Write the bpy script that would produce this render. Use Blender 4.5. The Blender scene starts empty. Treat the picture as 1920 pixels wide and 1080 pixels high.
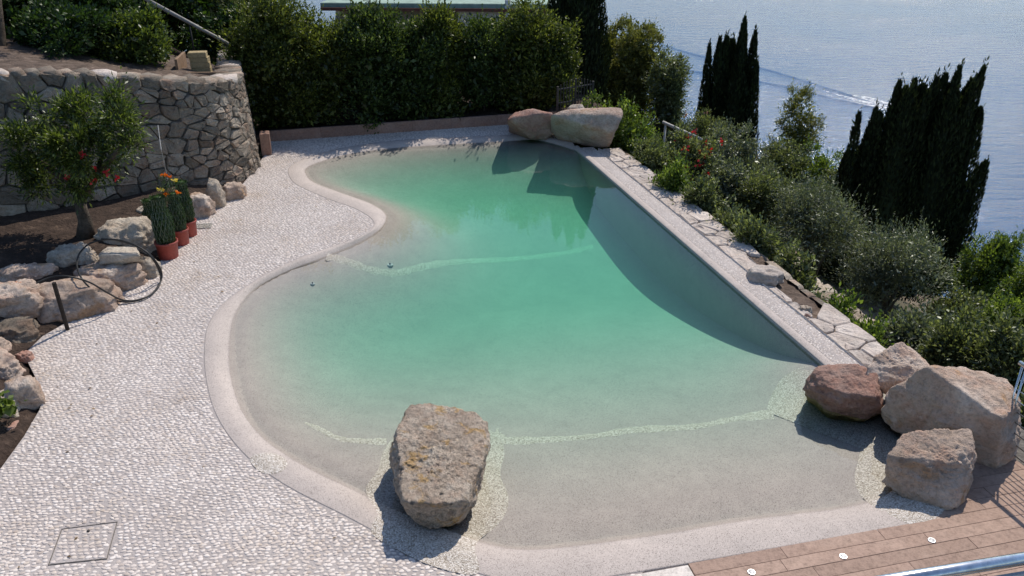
import bpy, bmesh, math, random
import numpy as np
from mathutils import Vector

SC = bpy.context.scene
COL = SC.collection
R = math.radians
rng = np.random.default_rng(7)
random.seed(7)

# ------------------------------------------------------------------ camera, sky, sun, exposure
FPX, PITCH, CAMH = 1540.0, R(25.5), 5.0
cam_d = bpy.data.cameras.new('camera')
cam_d.sensor_width = 36.0
cam_d.lens = FPX / 1920 * 36.0
cam_d.clip_start = 0.05
cam_d.clip_end = 20000
cam = bpy.data.objects.new('camera', cam_d)
cam.location = (0, 0, CAMH)
cam.rotation_euler = (R(90) - PITCH, 0, 0)
COL.objects.link(cam)
SC.camera = cam

SUN_AZ, SUN_EL = R(29), R(51)
world = bpy.data.worlds.new('World')
SC.world = world
world.use_nodes = True
wn = world.node_tree
sky = wn.nodes.new('ShaderNodeTexSky')
sky.sky_type = 'NISHITA'
sky.sun_disc = False
sky.sun_elevation = SUN_EL
sky.sun_rotation = SUN_AZ
sky.altitude = 100
sky.air_density = 1.0
sky.dust_density = 0.6
sky.ozone_density = 3.5
bg = wn.nodes['Background']
bg.inputs['Strength'].default_value = 0.15
wn.links.new(sky.outputs[0], bg.inputs['Color'])

sun_d = bpy.data.lights.new('sun', 'SUN')
sun_d.energy = 4.6
sun_d.angle = R(0.53)
sun_d.color = (1.0, 0.92, 0.82)
sun = bpy.data.objects.new('sun', sun_d)
sdir = Vector((-math.sin(SUN_AZ) * math.cos(SUN_EL), -math.cos(SUN_AZ) * math.cos(SUN_EL), -math.sin(SUN_EL)))
sun.rotation_euler = sdir.to_track_quat('-Z', 'Y').to_euler()
sun.location = (20, 30, 40)
COL.objects.link(sun)

SC.view_settings.view_transform = 'Standard'
SC.view_settings.look = 'None'
SC.view_settings.exposure = -0.06
SC.view_settings.gamma = 1.0
SC.view_settings.use_curve_mapping = False
SC.render.engine = 'CYCLES'
SC.cycles.use_denoising = True
SC.cycles.max_bounces = 8
SC.cycles.diffuse_bounces = 3
SC.cycles.glossy_bounces = 3
SC.cycles.transmission_bounces = 3
SC.cycles.transparent_max_bounces = 12
SC.cycles.volume_bounces = 1
SC.cycles.caustics_reflective = False
SC.cycles.caustics_refractive = False
SC.cycles.sample_clamp_indirect = 4.0

# ------------------------------------------------------------------ geometry helpers
def ray(px, py):
    x = (px - 960) / FPX; y = (540 - py) / FPX
    return np.array([x, math.cos(PITCH) + y * math.sin(PITCH), -math.sin(PITCH) + y * math.cos(PITCH)])
EYE = np.array([0, 0, CAMH])
def G(px, py, z=0.0):                       # point of the plane z seen at a photo pixel
    d = ray(px, py); return EYE + d * ((z - CAMH) / d[2])
def D(px, py, Y):                           # point at forward distance Y
    d = ray(px, py); return EYE + d * (Y / d[1])

def _hash(ix, iy, iz, seed):
    h = (ix.astype(np.int64) * 374761393 + iy.astype(np.int64) * 668265263 + iz.astype(np.int64) * 2147483647 + seed * 974634777) & 0xffffffff
    h = ((h ^ (h >> 13)) * 1274126177) & 0xffffffff
    h = ((h ^ (h >> 16)) * 2246822519) & 0xffffffff
    return ((h ^ (h >> 15)) & 0xffffff) / float(0xffffff)
def vnoise(P, seed=0):
    P = np.asarray(P, float); i = np.floor(P); f = P - i; f = f * f * (3 - 2 * f); i = i.astype(np.int64)
    out = 0
    for dx in (0, 1):
        for dy in (0, 1):
            for dz in (0, 1):
                w = (f[:, 0] if dx else 1 - f[:, 0]) * (f[:, 1] if dy else 1 - f[:, 1]) * (f[:, 2] if dz else 1 - f[:, 2])
                out = out + w * _hash(i[:, 0] + dx, i[:, 1] + dy, i[:, 2] + dz, seed)
    return out * 2 - 1
def fbm(P, octaves=4, seed=0, gain=0.5):
    a, s, o = 1.0, 0.0, np.zeros(len(P))
    P = np.asarray(P, float)
    for k in range(octaves):
        o += a * vnoise(P * (2.03 ** k) + k * 17.3, seed + k); s += a; a *= gain
    return o / s
def smooth(a, b, x):
    t = np.clip((x - a) / (b - a), 0, 1); return t * t * (3 - 2 * t)
def catmull(pts, n=8, closed=False):
    P = np.asarray(pts, float); N = len(P); out = []
    for i in range(N if closed else N - 1):
        if closed: p0, p1, p2, p3 = P[(i - 1) % N], P[i], P[(i + 1) % N], P[(i + 2) % N]
        else: p0, p1, p2, p3 = P[max(i - 1, 0)], P[i], P[i + 1], P[min(i + 2, N - 1)]
        for k in range(n):
            t = k / n
            out.append(0.5 * (2 * p1 + (p2 - p0) * t + (2 * p0 - 5 * p1 + 4 * p2 - p3) * t * t + (3 * p1 - p0 - 3 * p2 + p3) * t ** 3))
    if not closed: out.append(P[-1])
    return np.array(out)
def inside(poly, X, Y):
    c = np.zeros(len(X), bool); n = len(poly); j = n - 1
    for i in range(n):
        xi, yi = poly[i][0], poly[i][1]; xj, yj = poly[j][0], poly[j][1]
        if yi != yj:
            m = ((yi > Y) != (yj > Y)) & (X < (xj - xi) * (Y - yi) / (yj - yi) + xi)
            c ^= m
        j = i
    return c
def dist_poly(pl, X, Y, w=None):
    """weighted distance to a polyline"""
    best = np.full(len(X), 1e9)
    for i in range(len(pl) - 1):
        ax, ay = pl[i][:2]; bx, by = pl[i + 1][:2]
        dx, dy = bx - ax, by - ay; L = dx * dx + dy * dy + 1e-12
        t = np.clip(((X - ax) * dx + (Y - ay) * dy) / L, 0, 1)
        d = np.hypot(X - ax - t * dx, Y - ay - t * dy)
        if w is not None: d = d * (w[i] * (1 - t) + w[i + 1] * t)
        best = np.minimum(best, d)
    return best

# ------------------------------------------------------------------ object helpers
ORIG = {}
def tag(o, label=None, cat=None, group=None, kind=None):
    if label: o['label'] = label
    if cat: o['category'] = cat
    if group: o['group'] = group
    if kind: o['kind'] = kind
    return o
def link(o, parent=None):
    COL.objects.link(o)
    if parent is not None: o.parent = parent
    return o
def empty(name, loc):
    o = bpy.data.objects.new(name, None); o.location = tuple(map(float, loc)); o.empty_display_size = 0.2
    link(o); ORIG[o.name] = np.array(loc, float); return o
def np_mesh(name, V, faces, mat, smooth_=False):
    me = bpy.data.meshes.new(name)
    V = np.asarray(V, np.float32)
    if isinstance(faces, np.ndarray):
        m, k = faces.shape
        me.vertices.add(len(V)); me.vertices.foreach_set('co', V.ravel())
        me.loops.add(m * k); me.loops.foreach_set('vertex_index', faces.astype(np.int32).ravel())
        me.polygons.add(m); me.polygons.foreach_set('loop_start', np.arange(0, m * k, k, dtype=np.int32))
        me.update(calc_edges=True)
    else:
        me.from_pydata([tuple(map(float, v)) for v in V], [], [tuple(map(int, f)) for f in faces]); me.update()
    if smooth_:
        me.polygons.foreach_set('use_smooth', np.ones(len(me.polygons), bool))
    if mat is not None: me.materials.append(mat)
    return me
def base_of(o):
    w = np.zeros(3)
    while o is not None:
        w += np.array(o.location); o = o.parent
    return w
def mk(name, V, faces, mat, parent=None, smooth_=False):
    """one mesh object from world-space vertices"""
    V = np.asarray(V, float)
    if parent is None:
        org = np.array([V[:, 0].mean(), V[:, 1].mean(), V[:, 2].min()])
        o = bpy.data.objects.new(name, np_mesh(name, V - org, faces, mat, smooth_))
        o.location = org; link(o)
    else:
        o = bpy.data.objects.new(name, np_mesh(name, V - base_of(parent), faces, mat, smooth_))
        link(o, parent)
    return o
class MB:
    def __init__(s): s.V = []; s.F = []
    def add(s, V, F):
        b = len(s.V); s.V += [np.array(v, float) for v in V]; s.F += [tuple(i + b for i in f) for f in F]; return s
    def box(s, c, size, rz=0.0, bevel=0.0):
        x, y, z = np.array(size) / 2; cs, sn = math.cos(rz), math.sin(rz); b = min(bevel, z * .9, x * .9, y * .9)
        lv = [(-z, 0), (z - b, 0), (z, b)] if b > 0 else [(-z, 0), (z, 0)]
        V = []
        for zz, ins in lv:
            for sx, sy in ((-1, -1), (1, -1), (1, 1), (-1, 1)):
                px, py = sx * (x - ins), sy * (y - ins)
                V.append((c[0] + px * cs - py * sn, c[1] + px * sn + py * cs, c[2] + zz))
        F = [(3, 2, 1, 0)]
        for k in range(len(lv) - 1):
            for i in range(4):
                j = (i + 1) % 4; F.append((4 * k + i, 4 * k + j, 4 * k + 4 + j, 4 * k + 4 + i))
        t = 4 * (len(lv) - 1); F.append((t, t + 1, t + 2, t + 3))
        return s.add(V, F)
    def tube(s, pts, r, n=8, cap=True):
        P = [np.array(p, float) for p in pts]; rr = [r] * len(P) if np.isscalar(r) else list(r)
        V = []; prev = None
        for i, p in enumerate(P):
            d = P[min(i + 1, len(P) - 1)] - P[max(i - 1, 0)]; d = d / (np.linalg.norm(d) + 1e-9)
            if prev is None:
                a = np.array([0, 0, 1.0]) if abs(d[2]) < .9 else np.array([1.0, 0, 0]); u = np.cross(d, a)
            else: u = prev - d * np.dot(prev, d)
            u = u / (np.linalg.norm(u) + 1e-9); prev = u; v = np.cross(d, u)
            for k in range(n):
                a = 2 * math.pi * k / n; V.append(p + rr[i] * (math.cos(a) * u + math.sin(a) * v))
        F = []
        for i in range(len(P) - 1):
            for k in range(n):
                k2 = (k + 1) % n; F.append((i * n + k, i * n + k2, (i + 1) * n + k2, (i + 1) * n + k))
        if cap:
            F.append(tuple(reversed(range(n)))); F.append(tuple((len(P) - 1) * n + k for k in range(n)))
        return s.add(V, F)
    def lathe(s, c, prof, n=24):
        V = []; F = []
        for r, z in prof:
            for k in range(n):
                a = 2 * math.pi * k / n; V.append((c[0] + r * math.cos(a), c[1] + r * math.sin(a), c[2] + z))
        for i in range(len(prof) - 1):
            for k in range(n):
                k2 = (k + 1) % n; F.append((i * n + k, i * n + k2, (i + 1) * n + k2, (i + 1) * n + k))
        F.append(tuple((len(prof) - 1) * n + k for k in range(n))); F.append(tuple(reversed(range(n))))
        return s.add(V, F)
    def build(s, name, mat, parent=None, smooth_=False):
        return mk(name, np.array(s.V), s.F, mat, parent, smooth_)
def grid_faces(nu, nv, closed_u=False):
    i = np.arange(nu if closed_u else nu - 1)[:, None]; j = np.arange(nv - 1)[None, :]
    i2 = (i + 1) % nu
    return np.stack([i * nv + j, i2 * nv + j, i2 * nv + j + 1, i * nv + j + 1], -1).reshape(-1, 4)
_ico = {}
def ico(n):
    if n not in _ico:
        bm = bmesh.new(); bmesh.ops.create_icosphere(bm, subdivisions=n, radius=1.0)
        bm.verts.index_update()
        _ico[n] = (np.array([v.co[:] for v in bm.verts]), np.array([[v.index for v in f.verts] for f in bm.faces])); bm.free()
    return _ico[n]
def hull_planes(pts):
    bm = bmesh.new()
    for p in pts: bm.verts.new(p)
    bmesh.ops.convex_hull(bm, input=bm.verts[:])
    pl = []
    for f in bm.faces:
        f.normal_update(); n = np.array(f.normal[:]); d = float(np.dot(n, f.verts[0].co[:]))
        if np.linalg.norm(n) < .5: continue
        if any(np.dot(n, m) > .995 and abs(d - e) < .02 for m, e in pl): continue
        pl.append((n, d))
    bm.free()
    return np.array([p[0] for p in pl]), np.array([p[1] for p in pl])
def rock_mesh(pts, sub=4, k=22, amp=0.03, freq=3.0, seed=0, fine=0.0, cuts=5):
    pts = np.asarray(pts, float); c = pts.mean(0); N, d = hull_planes(pts - c)
    if d.min() < 0: N, d = N * np.sign(d)[:, None], np.abs(d)
    rr_ = np.random.default_rng(seed + 77)
    for _ in range(cuts):                    # broken facets
        n_ = rr_.normal(size=3); n_ /= np.linalg.norm(n_); sup = ((pts - c) @ n_).max()
        N = np.vstack([N, n_]); d = np.append(d, sup * rr_.uniform(.84, .97))
    Vd, F = ico(sub)
    ext = pts.max(0) - pts.min(0); dirs = Vd * (ext / ext.max()) ** .5; dirs /= np.linalg.norm(dirs, axis=1)[:, None]
    dot = dirs @ N.T; t = np.where(dot > 1e-3, d / np.maximum(dot, 1e-3), 1e6)
    m = t.min(1); k = k * 4; r = m * (((t / m[:, None]) ** -k).sum(1)) ** (-1.0 / k)
    V = dirs * r[:, None]
    n1 = fbm(V * freq + seed * 3.7, 5, seed); n2 = -np.abs(fbm(V * freq * .7 + 31 + seed, 3, seed + 9))
    n3 = fbm(V * freq * np.array([1, 1, 3.2]) + 7, 3, seed + 20)
    h = amp * 1.25 * (n1 * 1.0 + n2 * 1.3 + n3 * .8 + .4)
    if fine: h = h + 1.5 * fine * (fbm(V * freq * 6 + 3, 3, seed + 5) - np.abs(fbm(V * freq * 9 + 13, 2, seed + 6)))
    V = V + dirs * h[:, None]
    return V + c, F
def rock(name, pts, mat, label=None, cat='boulder', group=None, parent=None, **kw):
    V, F = rock_mesh(pts, **kw)
    o = mk(name, V, F, mat, parent, True)
    if label: tag(o, label, cat, group)
    return o

# ------------------------------------------------------------------ materials
class NT:
    def __init__(s, name):
        s.m = bpy.data.materials.new(name); s.m.use_nodes = True; s.t = s.m.node_tree; s.t.nodes.clear()
        s.out = s.n('ShaderNodeOutputMaterial')
    def n(s, typ, **kw):
        x = s.t.nodes.new(typ)
        for k, v in kw.items():
            if k.startswith('i_'):
                key = k[2:].replace('_', ' ')
                x.inputs[key].default_value = v
            else: setattr(x, k, v)
        return x
    def l(s, a, b): s.t.links.new(a, b)
    def coord(s, which='Object'): return s.n('ShaderNodeTexCoord').outputs[which]
    def noise(s, co, scale, detail=4, rough=.55, dist=0.0):
        x = s.n('ShaderNodeTexNoise', i_Scale=scale, i_Detail=detail, i_Roughness=rough, i_Distortion=dist); s.l(co, x.inputs['Vector']); return x.outputs[0]
    def voro(s, co, scale, feature='F1', out='Distance'):
        x = s.n('ShaderNodeTexVoronoi', i_Scale=scale, feature=feature); s.l(co, x.inputs['Vector']); return x.outputs[out]
    def ramp(s, fac, stops):
        x = s.n('ShaderNodeValToRGB'); e = x.color_ramp.elements
        while len(e) < len(stops): e.new(.5)
        for el, (p, c) in zip(e, stops): el.position = p; el.color = (*c, 1) if len(c) == 3 else c
        s.l(fac, x.inputs[0]); return x.outputs[0]
    def mix(s, fac, a, b, blend='MIX'):
        x = s.n('ShaderNodeMix', data_type='RGBA', blend_type=blend)
        for sock, v in ((x.inputs[0], fac), (x.inputs[6], a), (x.inputs[7], b)):
            if isinstance(v, (int, float)): sock.default_value = v
            elif isinstance(v, tuple): sock.default_value = (*v, 1)
            else: s.l(v, sock)
        return x.outputs[2]
    def math(s, op, a, b=None):
        x = s.n('ShaderNodeMath', operation=op)
        for sock, v in zip(x.inputs, (a, b)):
            if v is None: continue
            if isinstance(v, (int, float)): sock.default_value = v
            else: s.l(v, sock)
        return x.outputs[0]
    def bump(s, h, strength=.5, dist=.02, normal=None):
        x = s.n('ShaderNodeBump', i_Strength=strength, i_Distance=dist); s.l(h, x.inputs['Height'])
        if normal is not None: s.l(normal, x.inputs['Normal'])
        return x.outputs[0]
    def bsdf(s, col, rough=.85, normal=None, spec=.3, metal=0.0):
        x = s.n('ShaderNodeBsdfPrincipled'); x.inputs['Specular IOR Level'].default_value = spec; x.inputs['Metallic'].default_value = metal
        for key, v in (('Base Color', col), ('Roughness', rough)):
            if isinstance(v, (int, float)): x.inputs[key].default_value = v
            elif isinstance(v, tuple): x.inputs[key].default_value = (*v, 1)
            else: s.l(v, x.inputs[key])
        if normal is not None: s.l(normal, x.inputs['Normal'])
        return x.outputs[0]
    def done(s, sh): s.l(sh, s.out.inputs['Surface']); return s.m

def stone_mat(name, light, mid, warm, vscale=1.6, bump=.7, var=.25, dark=None, warm_amt=.5, rust=None, wet=False):
    t = NT(name); co = t.coord()
    oi = t.n('ShaderNodeObjectInfo').outputs['Random']
    sh = t.n('ShaderNodeVectorMath', operation='ADD'); t.l(co, sh.inputs[0])
    cb = t.n('ShaderNodeCombineXYZ'); k = t.math('MULTIPLY', oi, 37.0); t.l(k, cb.inputs[0]); t.l(k, cb.inputs[1]); t.l(cb.outputs[0], sh.inputs[1]); co = sh.outputs[0]
    a = t.noise(co, vscale, 6, .62, .4); b = t.noise(co, vscale * 2.3, 5, .6); c = t.noise(co, 24, 6, .75); pit = t.noise(co, 60, 3, .7)
    col = t.ramp(a, [(.3, dark or mid), (.48, mid), (.68, light)])
    wf = t.ramp(b, [(.48, (0, 0, 0)), (.66, (warm_amt,) * 3)])
    col = t.mix(wf, col, warm)
    if rust:
        rf = t.ramp(t.noise(co, vscale * 1.7, 4, .55, .6), [(.58, (0, 0, 0)), (.68, (.75,) * 3)])
        col = t.mix(rf, col, rust)
    fine = t.ramp(c, [(.3, (.62,) * 3), (.52, (1.0,) * 3), (.75, (1.18,) * 3)])
    col = t.mix(1.0, col, fine, 'MULTIPLY')
    br = t.math('ADD', t.math('MULTIPLY', oi, var), 1 - var / 2)
    cc = t.n('ShaderNodeCombineColor'); [t.l(br, cc.inputs[i]) for i in range(3)]
    col = t.mix(1.0, col, cc.outputs[0], 'MULTIPLY')
    if wet:                                   # algae at the water line, dark wet stone below
        sx = t.n('ShaderNodeSeparateXYZ'); t.l(t.n('ShaderNodeNewGeometry').outputs['Position'], sx.inputs[0])
        zz = t.math('ADD', sx.outputs[2], t.math('MULTIPLY', t.math('SUBTRACT', b, .5), .05))
        mr = t.n('ShaderNodeMapRange'); mr.inputs[1].default_value = -.045; mr.inputs[2].default_value = .01; t.l(zz, mr.inputs[0])
        col = t.mix(t.ramp(mr.outputs[0], [(0, (.6,) * 3), (.5, (.75,) * 3), (.75, (0, 0, 0))]), col, (.25, .2, .05))
    h = t.math('ADD', t.math('MULTIPLY', c, 1.0), t.math('MULTIPLY', pit, .35))
    nm = t.bump(h, bump, .05)
    nm = t.bump(t.noise(co, 7, 5, .7), bump * .6, .1, nm)
    return t.done(t.bsdf(col, .9, nm, .2))
M = {}
M['limestone'] = stone_mat('limestone', (.72, .605, .51), (.56, .435, .35), (.53, .32, .225), 1.9, .85, .22, (.43, .325, .25), .55, (.5, .3, .16))
M['pool_rock'] = stone_mat('pool_rock', (.52, .37, .305), (.42, .265, .21), (.40, .19, .135), 2.0, .85, .1, (.34, .21, .165), .6, wet=True)
M['pale_limestone'] = stone_mat('pale_limestone', (.68, .61, .51), (.53, .455, .37), (.5, .36, .25), 2.2, .85, .2, (.4, .33, .26), .45)
M['pink_rock'] = stone_mat('pink_rock', (.5, .36, .3), (.4, .25, .2), (.38, .18, .13), 2.0, .6, .1, (.33, .2, .16), .6)
M['front_rock'] = stone_mat('front_rock', (.78, .68, .56), (.64, .52, .41), (.62, .43, .31), 3.6, 1.5, .05, (.46, .37, .295), .5, (.70, .44, .17))
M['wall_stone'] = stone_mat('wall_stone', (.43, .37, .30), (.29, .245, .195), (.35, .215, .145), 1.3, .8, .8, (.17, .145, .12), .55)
M['flagstone'] = stone_mat('flagstone', (.66, .585, .52), (.56, .485, .425), (.54, .42, .345), 2.4, .6, .3, (.42, .37, .32), .35)
M['tuff'] = stone_mat('tuff', (.42, .335, .19), (.36, .285, .155), (.34, .26, .14), 3, .4, .12)
M['border_slab'] = stone_mat('border_slab', (.4, .26, .2), (.32, .2, .155), (.33, .17, .11), 2.5, .4, .25)
M['deck'] = stone_mat('deck', (.42, .30, .235), (.365, .255, .20), (.33, .225, .17), 1.7, .15, .14, None, .3)
M['pale_slab'] = stone_mat('pale_slab', (.72, .66, .6), (.66, .6, .54), (.6, .52, .45), 2, .2, .1)
M['terracotta_tile'] = stone_mat('terracotta_tile', (.5, .24, .15), (.43, .2, .12), (.4, .17, .1), 3, .4, .1)

def resin_mat():
    t = NT('sand_resin'); co = t.coord('Object')
    a = t.noise(co, 260, 2, .6); b = t.noise(co, 1.1, 4, .6); w = t.voro(co, 190, 'F1', 'Color'); d = t.noise(co, 5, 5, .6)
    col = t.ramp(a, [(.33, (.30, .255, .225)), (.5, (.485, .425, .385)), (.66, (.64, .575, .53))])
    hs = t.n('ShaderNodeSeparateColor'); t.l(w, hs.inputs[0])
    sp = t.ramp(hs.outputs[0], [(.9, (0, 0, 0)), (.93, (.75,) * 3)])
    col = t.mix(sp, col, (.1, .085, .075))
    col = t.mix(1.0, col, t.ramp(b, [(.3, (.9, .9, .9)), (.7, (1.06, 1.05, 1.04))]), 'MULTIPLY')
    col = t.mix(1.0, col, t.ramp(d, [(.3, (.93, .93, .93)), (.7, (1.04, 1.04, 1.04))]), 'MULTIPLY')
    sx = t.n('ShaderNodeSeparateXYZ'); t.l(t.n('ShaderNodeNewGeometry').outputs['Position'], sx.inputs[0])
    zz = t.math('ADD', sx.outputs[2], t.math('MULTIPLY', t.math('SUBTRACT', d, .5), .02))
    mr = t.n('ShaderNodeMapRange'); mr.inputs[1].default_value = -.052; mr.inputs[2].default_value = -.040; t.l(zz, mr.inputs[0])
    wet = t.mix(1.0, col, (.87, .875, .89), 'MULTIPLY')
    col = t.mix(mr.outputs[0], wet, col)
    return t.done(t.bsdf(col, .85, t.bump(a, .25, .004), .3))
M['resin'] = resin_mat()
def gravel_mat():
    t = NT('bound_gravel'); co = t.coord('Object')
    x = t.n('ShaderNodeTexVoronoi', i_Scale=95.0); t.l(co, x.inputs['Vector'])
    hs = t.n('ShaderNodeSeparateColor'); t.l(x.outputs['Color'], hs.inputs[0])
    col = t.ramp(hs.outputs[0], [(.0, (.34, .29, .235)), (.3, (.55, .49, .42)), (.65, (.69, .63, .56)), (1, (.82, .78, .73))])
    e = t.ramp(x.outputs['Distance'], [(.4, (1, 1, 1)), (.8, (.5, .47, .43))])
    col = t.mix(1.0, col, e, 'MULTIPLY')
    inv = t.math('SUBTRACT', 1.0, x.outputs['Distance'])
    return t.done(t.bsdf(col, .7, t.bump(inv, .7, .01), .4))
M['gravel'] = gravel_mat()
def pebble_mat():
    t = NT('white_pebble'); g = t.n('ShaderNodeNewGeometry').outputs['Random Per Island']; oi = t.n('ShaderNodeObjectInfo').outputs['Random']
    f = t.math('FRACT', t.math('ADD', g, t.math('MULTIPLY', oi, 3.7)))
    col = t.ramp(f, [(0, (.47, .40, .35)), (.15, (.58, .51, .46)), (.6, (.68, .605, .55)), (.85, (.75, .685, .63)), (1, (.55, .47, .40))])
    co = t.n('ShaderNodeNewGeometry').outputs['Position']
    col = t.mix(1.0, col, t.ramp(t.noise(co, 1.0, 5, .65), [(.28, (.80, .74, .66)), (.44, (.97, .955, .94)), (.56, (1, 1, 1)), (.72, (1.07, 1.07, 1.07))]), 'MULTIPLY')
    return t.done(t.bsdf(col, .6, t.bump(t.noise(co, 120, 2), .15, .004), .35))
M['pebble'] = pebble_mat()
def strip_mat():
    t = NT('cream_pebble'); g = t.n('ShaderNodeNewGeometry').outputs['Random Per Island']
    col = t.ramp(g, [(0, (.36, .29, .24)), (.3, (.52, .45, .39)), (.7, (.63, .56, .5)), (1, (.72, .66, .6))])
    return t.done(t.bsdf(col, .6, None, .35))
M['strip_pebble'] = strip_mat()
def simple_noise(name, stops, scale, rough=.9, bump=.3, bdist=.02, bscale=None, detail=5, spec=.25, metal=0.0, world=True):
    t = NT(name); co = t.n('ShaderNodeNewGeometry').outputs['Position'] if world else t.coord()
    a = t.noise(co, scale, detail, .62); b = t.noise(co, bscale or scale * 4, 4, .6)
    col = t.ramp(a, stops); col = t.mix(1.0, col, t.ramp(b, [(.3, (.75,) * 3), (.7, (1.15,) * 3)]), 'MULTIPLY')
    return t.done(t.bsdf(col, rough, t.bump(b, bump, bdist), spec, metal))
M['grout'] = simple_noise('grout', [(.3, (.36, .32, .30)), (.7, (.46, .415, .39))], 1.3, .9, .3, .01, 60)
M['soil'] = simple_noise('soil', [(.3, (.03, .02, .015)), (.55, (.06, .04, .03)), (.75, (.13, .09, .066))], 5, .95, .9, .06, 22)
M['mulch'] = simple_noise('mulch', [(.3, (.07, .05, .038)), (.55, (.15, .11, .085)), (.75, (.28, .215, .17))], 6, .95, .9, .06, 26)
M['slope'] = simple_noise('slope', [(.3, (.05, .06, .025)), (.5, (.12, .095, .06)), (.7, (.28, .215, .15))], .45, .95, .8, .1, 9)
M['mortar'] = simple_noise('mortar', [(.3, (.10, .09, .08)), (.7, (.19, .175, .155))], 8, .95, .6, .04, 25)
M['steel'] = simple_noise('steel', [(.3, (.62, .62, .62)), (.7, (.7, .7, .7))], 5, .22, .02, .002, 40, 5, .5, 1.0)
M['iron'] = simple_noise('iron', [(.3, (.03, .03, .03)), (.7, (.06, .055, .05))], 9, .6, .1, .003)
M['hose'] = simple_noise('hose', [(.3, (.02, .02, .02)), (.7, (.035, .034, .033))], 9, .45, .02, .002)
M['stake'] = simple_noise('stake', [(.3, (.022, .017, .014)), (.7, (.04, .03, .024))], 9, .7, .1, .003)
M['pot'] = simple_noise('pot', [(.3, (.30, .058, .042)), (.7, (.36, .075, .055))], 3, .5, .05, .003, 30, 4, .4)
M['bark'] = simple_noise('bark', [(.3, (.05, .04, .03)), (.7, (.14, .11, .085))], 12, .95, .9, .03, 40)
M['olive_bark'] = simple_noise('olive_bark', [(.3, (.09, .08, .065)), (.7, (.2, .18, .15))], 10, .95, .9, .03, 40)
M['pale_pipe'] = simple_noise('pale_pipe', [(.3, (.45, .43, .4)), (.7, (.56, .54, .5))], 4, .6, .1, .004)
M['concrete'] = simple_noise('concrete', [(.3, (.3, .28, .25)), (.7, (.42, .4, .36))], 4, .9, .3, .01)
M['plaster'] = simple_noise('plaster', [(.3, (.36, .33, .28)), (.7, (.42, .39, .33))], 1.5, .9, .1, .01)
M['white_paint'] = simple_noise('white_paint', [(.3, (.74, .73, .7)), (.7, (.8, .79, .77))], 2, .6, .05, .004)
M['green_roof'] = simple_noise('green_roof', [(.3, (.25, .34, .28)), (.7, (.31, .41, .34))], 1.0, .8, .1, .01)
M['gutter'] = simple_noise('gutter', [(.3, (.13, .05, .04)), (.7, (.17, .07, .05))], 3, .6, .05, .004)
M['wood'] = simple_noise('wood', [(.3, (.2, .13, .08)), (.7, (.3, .2, .13))], 8, .8, .3, .006, 40)
M['grey_panel'] = simple_noise('grey_panel', [(.3, (.42, .43, .44)), (.7, (.46, .47, .48))], 2, .3, .02, .002, None, 4, .5)
M['window_glass'] = simple_noise('window_glass', [(.3, (.02, .025, .03)), (.7, (.03, .035, .04))], 2, .08, .0, .001, None, 2, .6)
M['lamp_lens'] = simple_noise('lamp_lens', [(.3, (.5, .5, .48)), (.7, (.58, .58, .56))], 6, .25, .02, .001, None, 2, .5)
M['dark_plastic'] = simple_noise('dark_plastic', [(.3, (.015, .015, .015)), (.7, (.03, .03, .03))], 6, .5, .02, .001)
def foam_mat():
    t = NT('foam'); co = t.coord()
    a = t.ramp(t.noise(co, .55, 6, .75, .4), [(.42, (0, 0, 0)), (.62, (1, 1, 1))])
    tr = t.n('ShaderNodeBsdfTransparent').outputs[0]; d = t.bsdf((.8, .82, .84), .8)
    mx = t.n('ShaderNodeMixShader'); t.l(a, mx.inputs[0]); t.l(tr, mx.inputs[1]); t.l(d, mx.inputs[2])
    return t.done(mx.outputs[0])
M['foam'] = foam_mat()
def sea_mat():
    t = NT('sea_water'); co = t.n('ShaderNodeNewGeometry').outputs['Position']
    mp = t.n('ShaderNodeMapping'); mp.inputs['Rotation'].default_value = (0, 0, R(12)); mp.inputs['Scale'].default_value = (.35, 1.0, 1); t.l(co, mp.inputs[0])
    a = t.noise(mp.outputs[0], .35, 4, .6, .3); b = t.noise(mp.outputs[0], 1.6, 4, .65, .2); c = t.noise(co, .012, 3, .5)
    amp = t.ramp(c, [(.35, (.55,) * 3), (.65, (1.0,) * 3)])
    h = t.math('ADD', t.math('MULTIPLY', a, 1.2), t.math('MULTIPLY', b, .40))
    h = t.math('MULTIPLY', h, amp)
    nm = t.bump(h, 1.0, .62)
    x = t.n('ShaderNodeBsdfPrincipled'); x.inputs['Base Color'].default_value = (.02, .075, .18, 1); x.inputs['Roughness'].default_value = .12
    x.inputs['IOR'].default_value = 1.333; x.inputs['Specular IOR Level'].default_value = .4
    t.l(nm, x.inputs['Normal'])
    return t.done(x.outputs[0])
M['sea'] = sea_mat()
def pool_mat():
    t = NT('pool_water'); co = t.n('ShaderNodeNewGeometry').outputs['Position']
    nm = t.bump(t.noise(co, 3.2, 3, .55), .02, .1)
    fr = t.n('ShaderNodeFresnel', i_IOR=1.333); t.l(nm, fr.inputs['Normal'])
    gl = t.n('ShaderNodeBsdfGlossy', i_Roughness=0.0); t.l(nm, gl.inputs['Normal'])
    tr = t.n('ShaderNodeBsdfTransparent')
    mx = t.n('ShaderNodeMixShader'); t.l(fr.outputs[0], mx.inputs[0]); t.l(tr.outputs[0], mx.inputs[1]); t.l(gl.outputs[0], mx.inputs[2])
    t.l(mx.outputs[0], t.out.inputs['Surface'])
    ab = t.n('ShaderNodeVolumeAbsorption', i_Density=POOL_ABS); ab.inputs['Color'].default_value = (*POOL_COL, 1)
    sc = t.n('ShaderNodeVolumeScatter', i_Density=POOL_SCAT, i_Anisotropy=.3); sc.inputs['Color'].default_value = (.5, .92, .9, 1)
    ad = t.n('ShaderNodeAddShader'); t.l(ab.outputs[0], ad.inputs[0]); t.l(sc.outputs[0], ad.inputs[1]); t.l(ad.outputs[0], t.out.inputs['Volume'])
    return t.m
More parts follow.
